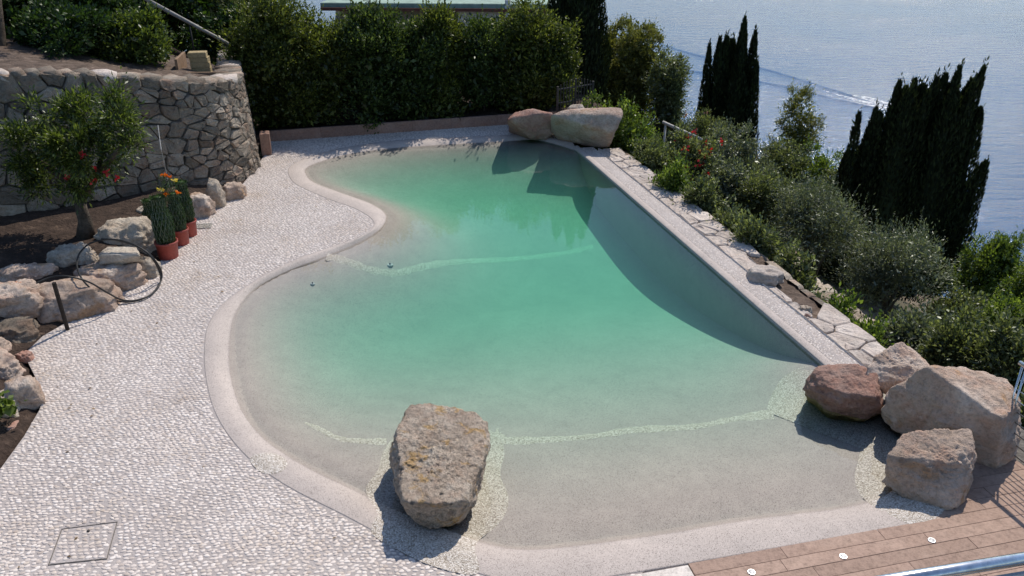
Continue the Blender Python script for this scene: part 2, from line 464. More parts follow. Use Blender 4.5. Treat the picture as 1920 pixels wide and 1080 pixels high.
POOL_ABS, POOL_COL, POOL_SCAT = .72, (.33, .955, .79), .09
M['pool'] = pool_mat()
def leaf_mat(name, dark, mid, light, trans=.3, gloss=.06, rough=.4):
    t = NT(name); g = t.n('ShaderNodeNewGeometry').outputs['Random Per Island']
    col = t.ramp(g, [(0, dark), (.5, mid), (.92, light), (1, tuple(min(1, c * 1.3) for c in light))])
    d = t.n('ShaderNodeBsdfDiffuse'); t.l(col, d.inputs[0]); tl = t.n('ShaderNodeBsdfTranslucent'); t.l(t.mix(1.0, col, (1.15, 1.25, .6), 'MULTIPLY'), tl.inputs[0])
    m1 = t.n('ShaderNodeMixShader', i_Fac=trans); t.l(d.outputs[0], m1.inputs[1]); t.l(tl.outputs[0], m1.inputs[2])
    gl = t.n('ShaderNodeBsdfGlossy', i_Roughness=rough); gl.inputs[0].default_value = (.9, .95, .9, 1)
    m2 = t.n('ShaderNodeMixShader', i_Fac=gloss); t.l(m1.outputs[0], m2.inputs[1]); t.l(gl.outputs[0], m2.inputs[2])
    return t.done(m2.outputs[0])
M['laurel'] = leaf_mat('laurel_leaf', (.03, .042, .010), (.075, .096, .02), (.19, .21, .05), .5, .025)
M['laurel_b'] = leaf_mat('laurel_leaf_dark', (.02, .035, .01), (.05, .075, .02), (.12, .16, .045), .45, .025)
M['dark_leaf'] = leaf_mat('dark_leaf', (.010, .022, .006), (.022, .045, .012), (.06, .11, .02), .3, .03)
M['bright_leaf'] = leaf_mat('bright_leaf', (.05, .08, .015), (.11, .16, .03), (.23, .29, .06), .5, .03)
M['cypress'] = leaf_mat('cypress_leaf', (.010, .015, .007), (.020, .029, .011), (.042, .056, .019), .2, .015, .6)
M['thuja'] = leaf_mat('thuja_leaf', (.06, .07, .018), (.13, .135, .035), (.26, .24, .07), .45, .02, .5)
M['olive'] = leaf_mat('olive_leaf', (.06, .072, .046), (.125, .145, .09), (.25, .27, .19), .38, .05)
M['shrub'] = leaf_mat('shrub_leaf', (.05, .06, .028), (.115, .135, .055), (.24, .26, .12), .45, .04)
M['pome'] = leaf_mat('pomegranate_leaf', (.025, .04, .009), (.06, .09, .018), (.17, .21, .045), .45, .035)
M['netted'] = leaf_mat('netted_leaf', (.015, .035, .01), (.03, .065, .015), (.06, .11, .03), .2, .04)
M['red_petal'] = leaf_mat('red_petal', (.45, .015, .02), (.6, .02, .035), (.7, .05, .06), .3, .02)
M['pink_petal'] = leaf_mat('pink_petal', (.4, .15, .14), (.5, .22, .2), (.55, .3, .25), .3, .02)
M['orange_petal'] = leaf_mat('orange_petal', (.65, .10, .01), (.75, .16, .01), (.8, .25, .02), .3, .02)
M['yellow_petal'] = leaf_mat('yellow_petal', (.75, .52, .06), (.8, .62, .12), (.85, .75, .3), .3, .02)
M['net'] = leaf_mat('net', (.20, .24, .17), (.24, .28, .2), (.3, .34, .25), .3, .1)

# ------------------------------------------------------------------ pool geometry
WATER_Z = -0.05
E2 = np.array([1.45 - 3.70, 17.45 - 8.40]); E2 /= np.linalg.norm(E2); E1 = np.array([E2[1], -E2[0]])
W0 = np.array([3.70, 8.40]); WLEN = 9.33
pairs = [((1072, 266), (1082, 283), 1.7), ((1000, 251), (1010, 263), 1.7), ((940, 254), (945, 265), 1.7), ((850, 258), (850, 270), 2), ((740, 264), (742, 277), 1.4),
         ((640, 278), (652, 289), 1.1), ((575, 297), (600, 303), 1), ((545, 312), (576, 314), 1.25), ((541, 327), (572, 324), 1.25), ((556, 346), (588, 342), 1.25), ((610, 371), (640, 362), 1.25),
         ((665, 391), (690, 380), 1.25), ((696, 410), (718, 397), 1.25), ((699, 426), (723, 413), 1.25), ((676, 444), (708, 433), 1.25), ((625, 462), (668, 457), 1.25), ((555, 487), (602, 484), 1.25),
         ((484, 523), (535, 510), 1.25), ((420, 568), (476, 543), 1.25), ((391, 608), (441, 586), 1.15), ((383, 652), (429, 640), 1.1), ((385, 702), (431, 700), 1), ((398, 760), (450, 765), 0.9),
         ((425, 812), (488, 817), 0.8), ((472, 865), (535, 853), 0.7), ((542, 914), (592, 886), 0.6), ((640, 964), (660, 918), 0.45), ((725, 1008), (740, 958), 0.42), ((815, 1045), (825, 990), 0.4),
         ((905, 1078), (903, 1018), 0.38), ((1010, 1100), (985, 1031), 0.38), ((1140, 1082), (1106, 1021), 0.38), ((1290, 1057), (1263, 999), 0.38), ((1400, 1038), (1380, 979), 0.38), ((1500, 1020), (1500, 963), 0.38),
         ((1600, 1003), (1590, 951), 0.4), ((1725, 983), (1670, 925), .42), ((1800, 935), (1705, 865), .45), ((1810, 850), (1715, 800), .5), ((1770, 775), (1680, 745), .6), ((1700, 712), (1615, 705), .8), ((1640, 694), (1552, 683), 1.0)]
OUT_C = catmull([G(*a)[:2] for a, b, w in pairs], 6)
IN_C = catmull([G(*b, WATER_Z)[:2] for a, b, w in pairs], 6)
W_C = catmull([[w, 0] for a, b, w in pairs], 6)[:, 0]
POOL_POLY = np.vstack([IN_C, [W0 + E1 * 0.0]])     # closes along the straight right edge
def depth_of(s):
    return 1.18 * (1 - np.exp(-(np.maximum(s, 0) / 2.05) ** 1.55))
_mid = (IN_C[1:] + IN_C[:-1]) / 2; _ds = np.linalg.norm(np.diff(IN_C, axis=0), axis=1); _wm = (W_C[1:] + W_C[:-1]) / 2
def soft_dist(X, Y):                         # smooth distance from the shore line, weighted
    acc = np.zeros(len(X))
    for (mx, my), l_, w_ in zip(_mid, _ds, _wm):
        acc += l_ * .75 / (w_ ** 4) * ((X - mx) ** 2 + (Y - my) ** 2 + 1e-4) ** -2.5
    return acc ** -.25
def surf(XY):
    X, Y = XY[:, 0], XY[:, 1]
    s = soft_dist(X, Y); ins = inside(POOL_POLY, X, Y)
    di = dist_poly(IN_C, X, Y); do = dist_poly(OUT_C, X, Y)
    t = do / (di + do + 1e-9)
    zc = np.interp(t, [0, .08, .25, .5, .75, 1], [.0, .006, .011, .008, -.014, WATER_Z])
    vv = (X - W0[0]) * E2[0] + (Y - W0[1]) * E2[1]; far = 1 - .25 * smooth(3.5, 8.0, vv)
    zi = WATER_Z - .35 * np.minimum(di, .09) - np.maximum(0, depth_of(s) * far - .02) * smooth(.0, .25, di)
    return np.where(ins, zi, zc)
def S_many(PX):                              # photo pixels -> points on the pool floor / coping
    PX = np.asarray(PX, float); x = (PX[:, 0] - 960) / FPX; y = (540 - PX[:, 1]) / FPX
    d = np.stack([x, math.cos(PITCH) + y * math.sin(PITCH), -math.sin(PITCH) + y * math.cos(PITCH)], 1); z = np.full(len(PX), -.05)
    for _ in range(9):
        P = EYE + d * ((z - CAMH) / d[:, 2])[:, None]; z = .45 * z + .55 * surf(P[:, :2])
    P[:, 2] = surf(P[:, :2])
    return P
def S1(px, py): return S_many([(px, py)])[0]

# ------------------------------------------------------------------ sea, ground
def quad_sheet(name, x0, x1, y0, y1, z, n, mat):
    xs = np.linspace(x0, x1, n); ys = np.linspace(y0, y1, n)
    X, Y = np.meshgrid(xs, ys, indexing='ij')
    return mk(name, np.stack([X.ravel(), Y.ravel(), np.full(X.size, z)], 1), grid_faces(n, n), mat, None, True)
SEA_Z = -52.0
tag(quad_sheet('sea', -9000, 9000, -3000, 15000, SEA_Z, 3, M['sea']), 'blue grey rippled lake water glittering in the sun', 'water', kind='structure')

def zt(X, Y):
    X = np.asarray(X, float); Y = np.asarray(Y, float)
    q = (X - W0[0]) * E1[0] + (Y - W0[1]) * E1[1]; v = (X - W0[0]) * E2[0] + (Y - W0[1]) * E2[1]
    qs = np.maximum(q - 1.0, 0)
    zr = -1.35 - .40 * qs - .0035 * np.minimum(qs, 60) ** 2 - .1 * np.maximum(v - 14, 0) * smooth(1, 6, q)
    zl = np.where(v < 10.9, -2.9, -.2) - .16 * np.maximum(v - 15, 0)
    k = smooth(.6, 1.2, q); k2 = smooth(.9, 4.5, q)
    kk = np.where(v < 11.5, k, k2)
    z = zl * (1 - kk) + zr * kk
    P = np.stack([X.ravel() * .5, Y.ravel() * .5, np.zeros(X.size)], 1)
    z = z + .18 * fbm(P, 3, 3).reshape(X.shape) * kk
    return np.maximum(z, SEA_Z - 8)
def T(px, py):                               # photo pixel -> hillside below the pool
    d = ray(px, py); t = np.linspace(5, 110, 1500); P = EYE[None] + d[None] * t[:, None]
    hit = np.nonzero(P[:, 2] < zt(P[:, 0], P[:, 1]))[0]
    return P[hit[0]] if len(hit) else P[-1]
gx = np.concatenate([np.arange(-40, -8, 2.0), np.arange(-8, 40, .4), np.arange(40, 240, 4.0)])
gy = np.concatenate([np.arange(-20, 4, 2.0), np.arange(4, 50, .4), np.arange(50, 320, 4.0)])
X, Y = np.meshgrid(gx, gy, indexing='ij')
tag(mk('ground', np.stack([X.ravel(), Y.ravel(), zt(X, Y).ravel()], 1), grid_faces(len(gx), len(gy)), M['slope'], None, True),
    'dry brown earth hillside falling away to the lake', 'ground', kind='structure')

# ------------------------------------------------------------------ pool: floor, wall, coping, water
pad = .06
x0, y0 = POOL_POLY.min(0); x1, y1 = POOL_POLY.max(0)
gx = np.arange(x0 - .1, x1 + .6, pad); gy = np.arange(y0 - .1, y1 + .2, pad)
X, Y = np.meshgrid(gx, gy, indexing='ij'); XY = np.stack([X.ravel(), Y.ravel()], 1)
Z = surf(XY); Q = (XY - W0) @ E1
di = dist_poly(IN_C, XY[:, 0], XY[:, 1]); ins = inside(POOL_POLY, XY[:, 0], XY[:, 1])
XYc = XY - np.maximum(Q - .02, 0)[:, None] * E1      # squeeze onto the straight wall
Vv = (XY - W0) @ E2
right = (Q > 0) & (Vv > .15)
Zf = np.where(right, surf(XY - np.maximum(Q + .03, 0)[:, None] * E1), Z)
XYf = np.where(right[:, None], XYc, XY)
Zf = np.where(ins | right, Zf - .012 * (di < .12), np.minimum(Z, WATER_Z) - .03)
keep = (ins | (di < .16) | (right & (Q < .1)))
F = grid_faces(len(gx), len(gy)); F = F[keep[F].all(1)]
used = np.unique(F); remap = -np.ones(len(XY), int); remap[used] = np.arange(len(used))
pool_floor = mk('pool_floor', np.stack([XYf[used, 0], XYf[used, 1], Zf[used]], 1), remap[F], M['resin'], None, True)
tag(pool_floor, 'sandy pool floor sloping from beach to deep water', 'pool', kind='structure')
# straight inner wall of the infinity edge
n = 40; V = []
for k in range(n + 1):
    p = W0 + E2 * (-.35 + (WLEN + .5) * k / n)
    V += [(p[0], p[1], -.02), (p[0], p[1], -2.6)]
tag(mk('pool_wall', V, grid_faces(n + 1, 2), M['resin']), 'straight inner wall of the pool', 'pool', kind='structure')
# coping lip
ncs = 13; V = []
ts = np.concatenate([[0, 0], np.linspace(.04, 1, 9), [1.12, 1.3]])
for i in range(len(OUT_C)):
    a, b = OUT_C[i], IN_C[i]; L = np.linalg.norm(b - a)
    for j, tt in enumerate(ts):
        if tt > 1: p = b + (b - a) / L * ((tt - 1) * .4)
        else: p = a + (b - a) * tt
        V.append([p[0], p[1], 0])
V = np.array(V); V[:, 2] = surf(V[:, :2]).clip(-.2, .1)
V = V.reshape(len(OUT_C), len(ts), 3); V[:, 0, 2] = -.1; V[:, 1, 2] = np.maximum(V[:, 1, 2], .002)
V[:, -1, 2] = WATER_Z - .05; V[:, -2, 2] = WATER_Z - .018
tag(mk('pool_coping', V.reshape(-1, 3), grid_faces(len(OUT_C), len(ts)), M['resin'], None, True), 'rounded pinkish sand coloured coping around the pool', 'coping', kind='structure')
# water body
ring = np.vstack([IN_C + (OUT_C - IN_C) * .18, [W0 + E1 * .015 + E2 * .02]]);
ring[0] = W0 + E1 * .015 + E2 * (WLEN + .05)
n = len(ring)
V = np.vstack([np.c_[ring, np.full(n, WATER_Z)], np.c_[ring, np.full(n, -2.75)]])
F = [tuple(range(n)), tuple(reversed(range(n, 2 * n)))] + [(i, n + i, n + (i + 1) % n, (i + 1) % n) for i in range(n)]
water = mk('pool_water', V, F, M['pool'])
bm = bmesh.new(); bm.from_mesh(water.data); bmesh.ops.recalc_face_normals(bm, faces=bm.faces[:]); bm.to_mesh(water.data); bm.free()
tag(water, 'calm clear green pool water', 'water', kind='structure')

# ------------------------------------------------------------------ gravel pads and ribbons on the pool floor
def star_pad(name, outline, parent, lift=.003, rings=14, n=5):
    P = catmull(outline, n, True); c = P.mean(0); m = len(P); pts = []
    for k in range(rings + 1):
        f = (k / rings) ** .8
        for q in P: pts.append(c + (q - c) * f)
    pts = np.array(pts); W = S_many(pts); W[:, 2] += lift; W[-m:, 2] -= lift - .0005
    F = grid_faces(rings + 1, m); j = np.arange(m)
    F = np.array([[k * m + a, k * m + (a + 1) % m, (k + 1) * m + (a + 1) % m, (k + 1) * m + a] for k in range(rings) for a in range(m)])
    return mk(name, W, F, M['gravel'], parent, True)
def ribbon(name, pts, wpx, parent, lift=.004):
    C = catmull(pts, 8); W = np.interp(np.linspace(0, 1, len(C)), np.linspace(0, 1, len(wpx)), wpx)
    d = np.gradient(C, axis=0); d /= np.linalg.norm(d, axis=1)[:, None]; nn = np.stack([-d[:, 1], d[:, 0]], 1)
    px = []; lf = []
    for i in range(len(C)):
        wob = 1 + .25 * math.sin(i * 1.7) * math.sin(i * .6)
        for s in (-1, -.6, 0, .6, 1): px.append(C[i] + nn[i] * s * W[i] * .5 * wob); lf.append(lift if abs(s) < 1 else .0005)
    V = S_many(px); V[:, 2] += lf
    return mk(name, V, grid_faces(len(C), 5), M['gravel'], parent, True)
# ribbon() and pads belong to the floor of the pool
z3 = 500, 740, 3.177
front_pad = [(720, 844), (709, 880), (687, 912), (690, 932), (706, 962), (697, 1000), (755, 1036), (820, 1064), (895, 1076), (892, 1022), (925, 992), (947, 965), (953, 930), (938, 890), (945, 842), (918, 806), (830, 800), (750, 815)]
star_pad('gravel_pad', front_pad, pool_floor)
right_pad = [(1530, 688), (1482, 698), (1455, 725), (1440, 772), (1488, 786), (1530, 810), (1590, 830), (1622, 848), (1604, 880), (1606, 915), (1632, 946), (1690, 976), (1720, 984), (1770, 966), (1780, 930), (1760, 860), (1720, 800), (1640, 725)]
star_pad('gravel_pad', right_pad, pool_floor)
star_pad('gravel_pad', [(468, 862), (480, 852), (505, 849), (530, 857), (539, 870), (528, 884), (505, 889), (484, 882)], pool_floor, .003, 8, 3)
ribbon('gravel_ribbon', [(572, 793), (600, 805), (635, 822), (680, 827), (725, 828)], [4, 10, 9, 10, 14], pool_floor)
ribbon('gravel_ribbon', [(925, 818), (950, 826), (1030, 824), (1110, 818), (1190, 806), (1300, 800), (1380, 785), (1450, 776)], [34, 16, 11, 9, 13, 10, 10, 22], pool_floor)
ribbon('gravel_ribbon', [(612, 481), (650, 490), (695, 506), (740, 512), (780, 503), (820, 495), (870, 490), (920, 488), (980, 484), (1060, 474), (1112, 462)], [14, 14, 13, 13, 13, 12, 9, 9, 8, 8, 8], pool_floor)

# inlet jet and small fitting on the pool floor
def fitting(px, py, r, label):
    c = S1(px, py); mb = MB(); mb.lathe(c, [(r, -.01), (r, .008), (r * .8, .016), (r * .45, .018), (r * .4, .004), (r * .1, .004)], 18)
    e = empty('pool_inlet', c); mb.build('flange', M['grey_panel'], e, True)
    MB().lathe(c + [0, 0, .004], [(r * .3, 0), (r * .3, .02), (r * .2, .03)], 12).build('nozzle', M['dark_plastic'], e, True)
    tag(e, label, 'inlet')
fitting(731, 497, .055, 'round nozzle on the pool floor just beside the pale gravel ribbon')
fitting(586, 533, .035, 'small dark fitting on the pool floor near the left rim')

# ------------------------------------------------------------------ pebble pavement
left_px = [(-80, 1010), (0, 880), (45, 818), (76, 765), (70, 715), (45, 664), (80, 630), (150, 590), (215, 550), (275, 515), (325, 465), (375, 400), (410, 372), (455, 345), (482, 312), (492, 296), (500, 285), (503, 264)]
back_px = [(720, 249), (955, 233), (1075, 224), (1100, 262)]
PAVE_POLY = np.vstack([[G(-80, 1250)[:2]], [G(*p)[:2] for p in left_px], [G(*p)[:2] for p in back_px], [o + (o - i_) * -.06 for o, i_ in zip(OUT_C[:190], IN_C[:190])], [G(1000, 1250)[:2]]])
pave = mk('pebble_pavement', np.c_[PAVE_POLY, np.zeros(len(PAVE_POLY))], [tuple(range(len(PAVE_POLY)))], M['grout'])
tag(pave, 'terrace of white pebbles set in grey mortar', 'pavement', kind='structure')
HOLE = [G(*p)[:2] for p in ((116, 992.5), (220, 979), (200.5, 1048.5), (91, 1060))]
POOL_OUT = np.vstack([OUT_C, [W0 + E1 * .1]])
def leaves_flat(X, Y, th, L, r):
    c, s_ = np.cos(th), np.sin(th); W = L * r.uniform(.3, .6, len(L)); z0 = .009 + r.uniform(0, .004, len(L)); z1 = z0 + r.uniform(.0, .008, len(L))
    a = np.stack([X - c * L, Y - s_ * L, z0], 1); b = np.stack([X - s_ * W, Y + c * W, z1], 1); d = np.stack([X + c * L, Y + s_ * L, z0], 1); e = np.stack([X + s_ * W, Y - c * W, z1], 1)
    return np.stack([a, b, d, e], 1).reshape(-1, 3), np.arange(4 * len(L)).reshape(-1, 4)
def pebble_proto(seed, n=9):
    r = np.random.default_rng(seed); V = []; a = np.arange(n) * 2 * math.pi / n
    sh = 1 + .13 * np.cos(2 * a + r.uniform(0, 6)) + .09 * np.cos(3 * a + r.uniform(0, 6))
    for f, z in ((1.0, -.3), (.95, .5), (.68, .92)):
        V += [(math.cos(t) * s * f, math.sin(t) * s * f, z) for t, s in zip(a, sh)]
    V.append((0, 0, 1.0))
    F = []
    for k in range(2):
        for i in range(n):
            j = (i + 1) % n; F += [(k * n + i, k * n + j, (k + 1) * n + j), (k * n + i, (k + 1) * n + j, (k + 1) * n + i)]
    F += [(2 * n + i, 2 * n + (i + 1) % n, 3 * n) for i in range(n)]
    return np.array(V), np.array(F)
PROTO = [pebble_proto(s) for s in range(8)]
def pebble_field(poly, sx, sy, jit, holes=(), angle=0.0, clear=.012, a_len=(.5, .62), flow=R(12)):
    x0, y0 = np.min(poly, 0); x1, y1 = np.max(poly, 0)
    ny = int((y1 - y0) / sy) + 2; nx = int((x1 - x0) / sx) + 2
    I, J = np.meshgrid(np.arange(nx), np.arange(ny), indexing='ij')
    X = x0 + (I + .5 * (J % 2)) * sx; Y = y0 + J * sy
    # slowly meandering rows
    X = X.ravel() + rng.normal(0, jit * sx, X.size); Y = Y.ravel() + rng.normal(0, jit * sy, Y.size)
    Pn = np.stack([X * .8, Y * .8, X * 0], 1)
    X = X + .12 * fbm(Pn, 2, 41); Y = Y + .12 * fbm(Pn + 9, 2, 42)
    m = inside(poly, X, Y) & (dist_poly(np.vstack([poly, poly[:1]]), X, Y) > clear)
    for h in holes:
        m &= ~inside(h, X, Y) & (dist_poly(np.vstack([h, h[:1]]), X, Y) > .02)
    X, Y = X[m], Y[m]; n = len(X)
    P3 = np.stack([X * .6, Y * .6, X * 0], 1)
    th = flow + R(38) * fbm(P3, 2, 77) + rng.normal(0, R(17), n)
    la = sx * rng.uniform(a_len[0] * .78, a_len[1] * .8, n) * .96; lb = la * rng.uniform(.56, .8, n)
    return X, Y, th, la, lb, rng.uniform(.004, .0065, n), rng.integers(0, 8, n)
def pebble_mesh(name, fld, z, parent, mat=M['pebble']):
    X, Y, th, la, lb, hh, kd = fld; VV = []; FF = []; off = 0
    for k in range(8):
        s = np.nonzero(kd == k)[0]
        if not len(s): continue
        pv, pf = PROTO[k]
        c, sn = np.cos(th[s])[:, None], np.sin(th[s])[:, None]
        u = pv[None, :, 0] * la[s][:, None]; w = pv[None, :, 1] * lb[s][:, None]
        V = np.stack([X[s][:, None] + u * c - w * sn, Y[s][:, None] + u * sn + w * c, z + pv[None, :, 2] * hh[s][:, None]], -1)
        VV.append(V.reshape(-1, 3)); FF.append((pf[None] + (np.arange(len(s)) * len(pv))[:, None, None]).reshape(-1, 3) + off); off += V.shape[0] * V.shape[1]
    return mk(name, np.vstack(VV), np.vstack(FF), mat, parent, True)
vis_poly = PAVE_POLY
fld = pebble_field(vis_poly, .053, .037, .18, [POOL_OUT, np.array(HOLE)])
X, Y = fld[0], fld[1]
zc = Y * math.cos(PITCH) + CAMH * math.sin(PITCH); sxp = 960 + FPX * X / zc; syp = 540 - FPX * (Y * math.sin(PITCH) - CAMH * math.cos(PITCH)) / zc
invis = (sxp < -25) | (syp > 1105)
score = np.where(invis | (sxp < 6) | (syp > 1074), 1e9, zc); order = np.argsort(score)
near = np.zeros(len(X), bool); near[order[:300]] = True
sub = lambda f, m: tuple(a[m] for a in f)
tag(pebble_mesh('pebble_field', sub(fld, ~near & ~invis), 0.0, pave), kind='stuff')
peb_me = [np_mesh('pebble', v, f, M['pebble'], True) for v, f in PROTO]
pb = base_of(pave)
def pebble_obj(f, i, z, parent):
    o = bpy.data.objects.new('pebble', peb_me[f[6][i]]); o.location = np.array([f[0][i], f[1][i], z]) - base_of(parent)
    o.rotation_euler = (0, 0, f[2][i]); o.scale = (f[3][i], f[4][i], f[5][i]); link(o, parent)
for i in np.nonzero(near)[0]: pebble_obj(fld, i, 0.0, pave)
# a few fallen leaves on the terrace
r = np.random.default_rng(91); n = 110
fx = np.concatenate([r.uniform(-5.4, 1, n), r.normal(-4.9, .4, 50)]); fy = np.concatenate([r.uniform(5, 19, n), r.uniform(6, 15, 50)])
m = inside(PAVE_POLY, fx, fy) & ~inside(POOL_OUT, fx, fy); fx, fy = fx[m], fy[m]; n = len(fx)
th = r.uniform(0, 6.28, n); V, F = leaves_flat(fx, fy, th, r.uniform(.012, .03, n), r)
M['dead_leaf'] = leaf_mat('dead_leaf', (.10, .065, .035), (.2, .135, .07), (.32, .22, .12), .2, .02)
tag(mk('fallen_leaves', V, F, M['dead_leaf']), 'scattered dry brown leaves on the pebble terrace', 'leaves', kind='stuff')
# access cover set flush in the pebbles
cv = np.array(HOLE); cc = cv.mean(0)
cover = empty('access_cover', (cc[0], cc[1], .0))
tag(cover, 'square pebble filled access cover with thin dark metal frame in the pavement', 'access cover')
mb = MB()
for i in range(4):
    a, b = cv[i], cv[(i + 1) % 4]; m_ = (a + b) / 2; d = b - a
    mb.box((m_[0], m_[1], .001), (np.linalg.norm(d) + .004, .004, .010), math.atan2(d[1], d[0]))
mb.build('frame', M['mortar'], cover)
inn = cc + (cv - cc) * .96
mk('tray', np.c_[inn, np.full(4, .004)], [(0, 1, 2, 3)], M['grout'], cover)
cf = pebble_field(cc + (cv - cc) * .94, .055, .039, .12)
for i in range(len(cf[0])): pebble_obj(cf, i, .004, cover)
hl = G(165, 994, .02); MB().lathe(hl - [0, 0, .015], [(.012, 0), (.012, .012), (.006, .014)], 10).build('lift_socket', M['iron'], cover)
# drain grate
gc = G(381, 425); gr = empty('drain_grate', gc); ang = math.atan2(E1[1], E1[0]) - R(4)
mb = MB()
for s in (-1, 1):
    mb.box(gc + np.array([-math.sin(ang) * .1 * s, math.cos(ang) * .1 * s, .008]), (.26, .012, .02), ang); mb.box(gc + np.array([math.cos(ang) * .13 * s, math.sin(ang) * .13 * s, .008]), (.012, .2, .02), ang)
mb.build('frame', M['concrete'], gr)
MB().box(gc + [0, 0, .003], (.25, .19, .002), ang).build('pit', M['dark_plastic'], gr)
for k in range(9):
    a = -.112 + .028 * k
    MB().box(gc + np.array([math.cos(ang) * a, math.sin(ang) * a, .01]), (.013, .19, .016), ang).build('bar', M['concrete'], gr)
tag(gr, 'small slotted drain grate in the pebbles beside the flower pots', 'drain')

# ------------------------------------------------------------------ stone deck planks, lights
P0 = G(1290, 1057)[:2]; U1 = np.array([math.cos(R(13.3)), math.sin(R(13.3))]); N1 = np.array([-U1[1], U1[0]]); dang = R(13.3)
def deckpt(u, v): return P0 + U1 * u + N1 * v
RAIL_X0 = G(1893, 862)[:2]
deck_sh = [deckpt(0, -.012), deckpt(2.19, -.012), deckpt(2.75, .32), deckpt(3.0, 1.8), deckpt(4.2, 1.8), deckpt(4.2, -1.6), deckpt(0, -1.6)]
deck = mk('deck', np.c_[np.array(deck_sh), np.full(len(deck_sh), -.014)], [tuple(range(len(deck_sh)))], M['mortar'])
tag(deck, 'reddish brown stone plank deck along the near pool edge', 'deck', kind='structure')
PW = .135
for row in range(-9, 12):
    va = -(row + 1) * PW; vm = va + PW / 2
    if row >= 0: us = 0.0
    else: us = 2.25 + (vm) * 1.62 if vm < .32 else 2.78 + (vm - .32) * .16
    ue = 3.72 + (-vm) * .0
    u = us
    first = True
    while u < ue - .02:
        L = random.uniform(.9, 1.5) if not first else random.uniform(.4, 1.2)
        first = False; L = min(L, ue - u); 
        if L > .05:
            c = deckpt(u + L / 2, vm); MB().box((c[0], c[1], -.003 + random.uniform(-.0012, .0012)), (L - .003, PW - .004, .016), dang, .0015).build('plank', M['deck'], deck)
        u += L
pal = [deckpt(-.008, -.012), deckpt(-.008, -1.3), deckpt(-1.1, -1.3), deckpt(-1.1, -.012)]
sl = MB().box(((pal[0] + pal[2]) / 2).tolist() + [-.008], (1.09, 1.28, .03), dang, .004).build('paving_slab', M['pale_slab'])
tag(sl, 'pale smooth stone slab at the end of the brown deck planks', 'slab')
names = ['round deck spotlight nearest the pale stone slab', 'middle one of three round deck spotlights', 'round deck spotlight nearest the boulder shadow']
for (px, py), lb in zip(((1409, 1073), (1581, 1043.5), (1747, 1013.5)), names):
    c = G(px, py, .006); e = empty('deck_spotlight', c)
    MB().lathe(c, [(.033, -.01), (.033, .003), (.030, .006), (.025, .006), (.025, .001)], 28).build('bezel', M['steel'], e, False)
    MB().lathe(c, [(.0245, 0), (.0245, .004), (.020, .007), (.010, .009)], 28).build('lens', M['lamp_lens'], e, False)
    tag(e, lb, 'spotlight', 'spotlights let into the deck')

# ------------------------------------------------------------------ infinity edge: rim, pebble strip, flagstones
def edge_sheet(name, q0, q1, v0, v1, z0, z1, mat, n=40, wob=0.0, parent=None):
    V = []
    for k in range(n + 1):
        v = v0 + (v1 - v0) * k / n
        for q, z in ((q0, -.5), (q0, z0), (q0 + .012, z0 + .006), ((q0 + q1) / 2, max(z0, z1) + .008), (q1 - .01, z1 + .004), (q1, z1), (q1, -.5)):
            p = W0 + E1 * (q + wob * math.sin(k * 1.9)) + E2 * v; V.append((p[0], p[1], z))
    return mk(name, V, grid_faces(n + 1, 7), mat, parent, False)
edge = empty('pool_edge', (*W0, 0)); tag(edge, 'straight overflow edge of the pool with pebble strip and flat stones', 'pool edge')
edge_sheet('rim', -.004, .11, -.25, WLEN + .35, -.012, .0, M['resin'], 40, 0, edge)
edge_sheet('strip_bed', .111, .415, -.25, WLEN + .2, -.012, -.012, M['grout'], 20, 0, edge)
edge_sheet('edge_strip', .417, .437, -.25, WLEN - .1, .002, .002, M['pale_slab'], 20, 0, edge)
sp = np.array([W0 + E1 * .115 + E2 * -.25, W0 + E1 * .41 + E2 * -.25, W0 + E1 * .41 + E2 * (WLEN + .2), W0 + E1 * .115 + E2 * (WLEN + .2)])
f2 = pebble_field(sp, .036, .026, .2, (), 0, .006)
tag(pebble_mesh('pebble_strip', f2, -.009, edge, M['strip_pebble']), kind='stuff')

def clip_half(poly, n, c):
    out = []
    for i in range(len(poly)):
        a, b = poly[i], poly[(i + 1) % len(poly)]; da = np.dot(a, n) - c; db = np.dot(b, n) - c
        if da <= 0: out.append(a)
        if (da < 0) != (db < 0) and abs(da - db) > 1e-12: out.append(a + (b - a) * (da / (da - db)))
    return out
def voronoi_cells(seeds, box, aniso=(1, 1)):
    A = np.array(aniso); S = np.array(seeds) * A; cells = []
    bx = [np.array(p) * A for p in ((box[0], box[1]), (box[2], box[1]), (box[2], box[3]), (box[0], box[3]))]
    for i, s in enumerate(S):
        d = np.linalg.norm(S - s, axis=1); poly = bx
        for j in np.argsort(d)[1:28]:
            nn = S[j] - s; c = np.dot(nn, (S[j] + s) / 2); poly = clip_half(poly, nn, c)
            if len(poly) < 3: break
        cells.append(np.array(poly) / A if len(poly) >= 3 else None)
    return cells
def relax(seeds, box, aniso, it=2):
    for _ in range(it):
        seeds = [c.mean(0) * .7 + np.array(s) * .3 if c is not None else s for c, s in zip(voronoi_cells(seeds, box, aniso), seeds)]
    return seeds
def tidy(poly, mind):
    out = []
    for p in poly:
        if not out or np.linalg.norm(p - out[-1]) > mind: out.append(p)
    if len(out) > 2 and np.linalg.norm(out[0] - out[-1]) < mind: out.pop()
    return np.array(out)
def round_poly(poly):
    """cut the corners of a stone outline"""
    out = []; n = len(poly)
    for i in range(n):
        a, b = poly[i], poly[(i + 1) % n]; out += [a * .88 + b * .12, a * .12 + b * .88]
    return np.array(out)
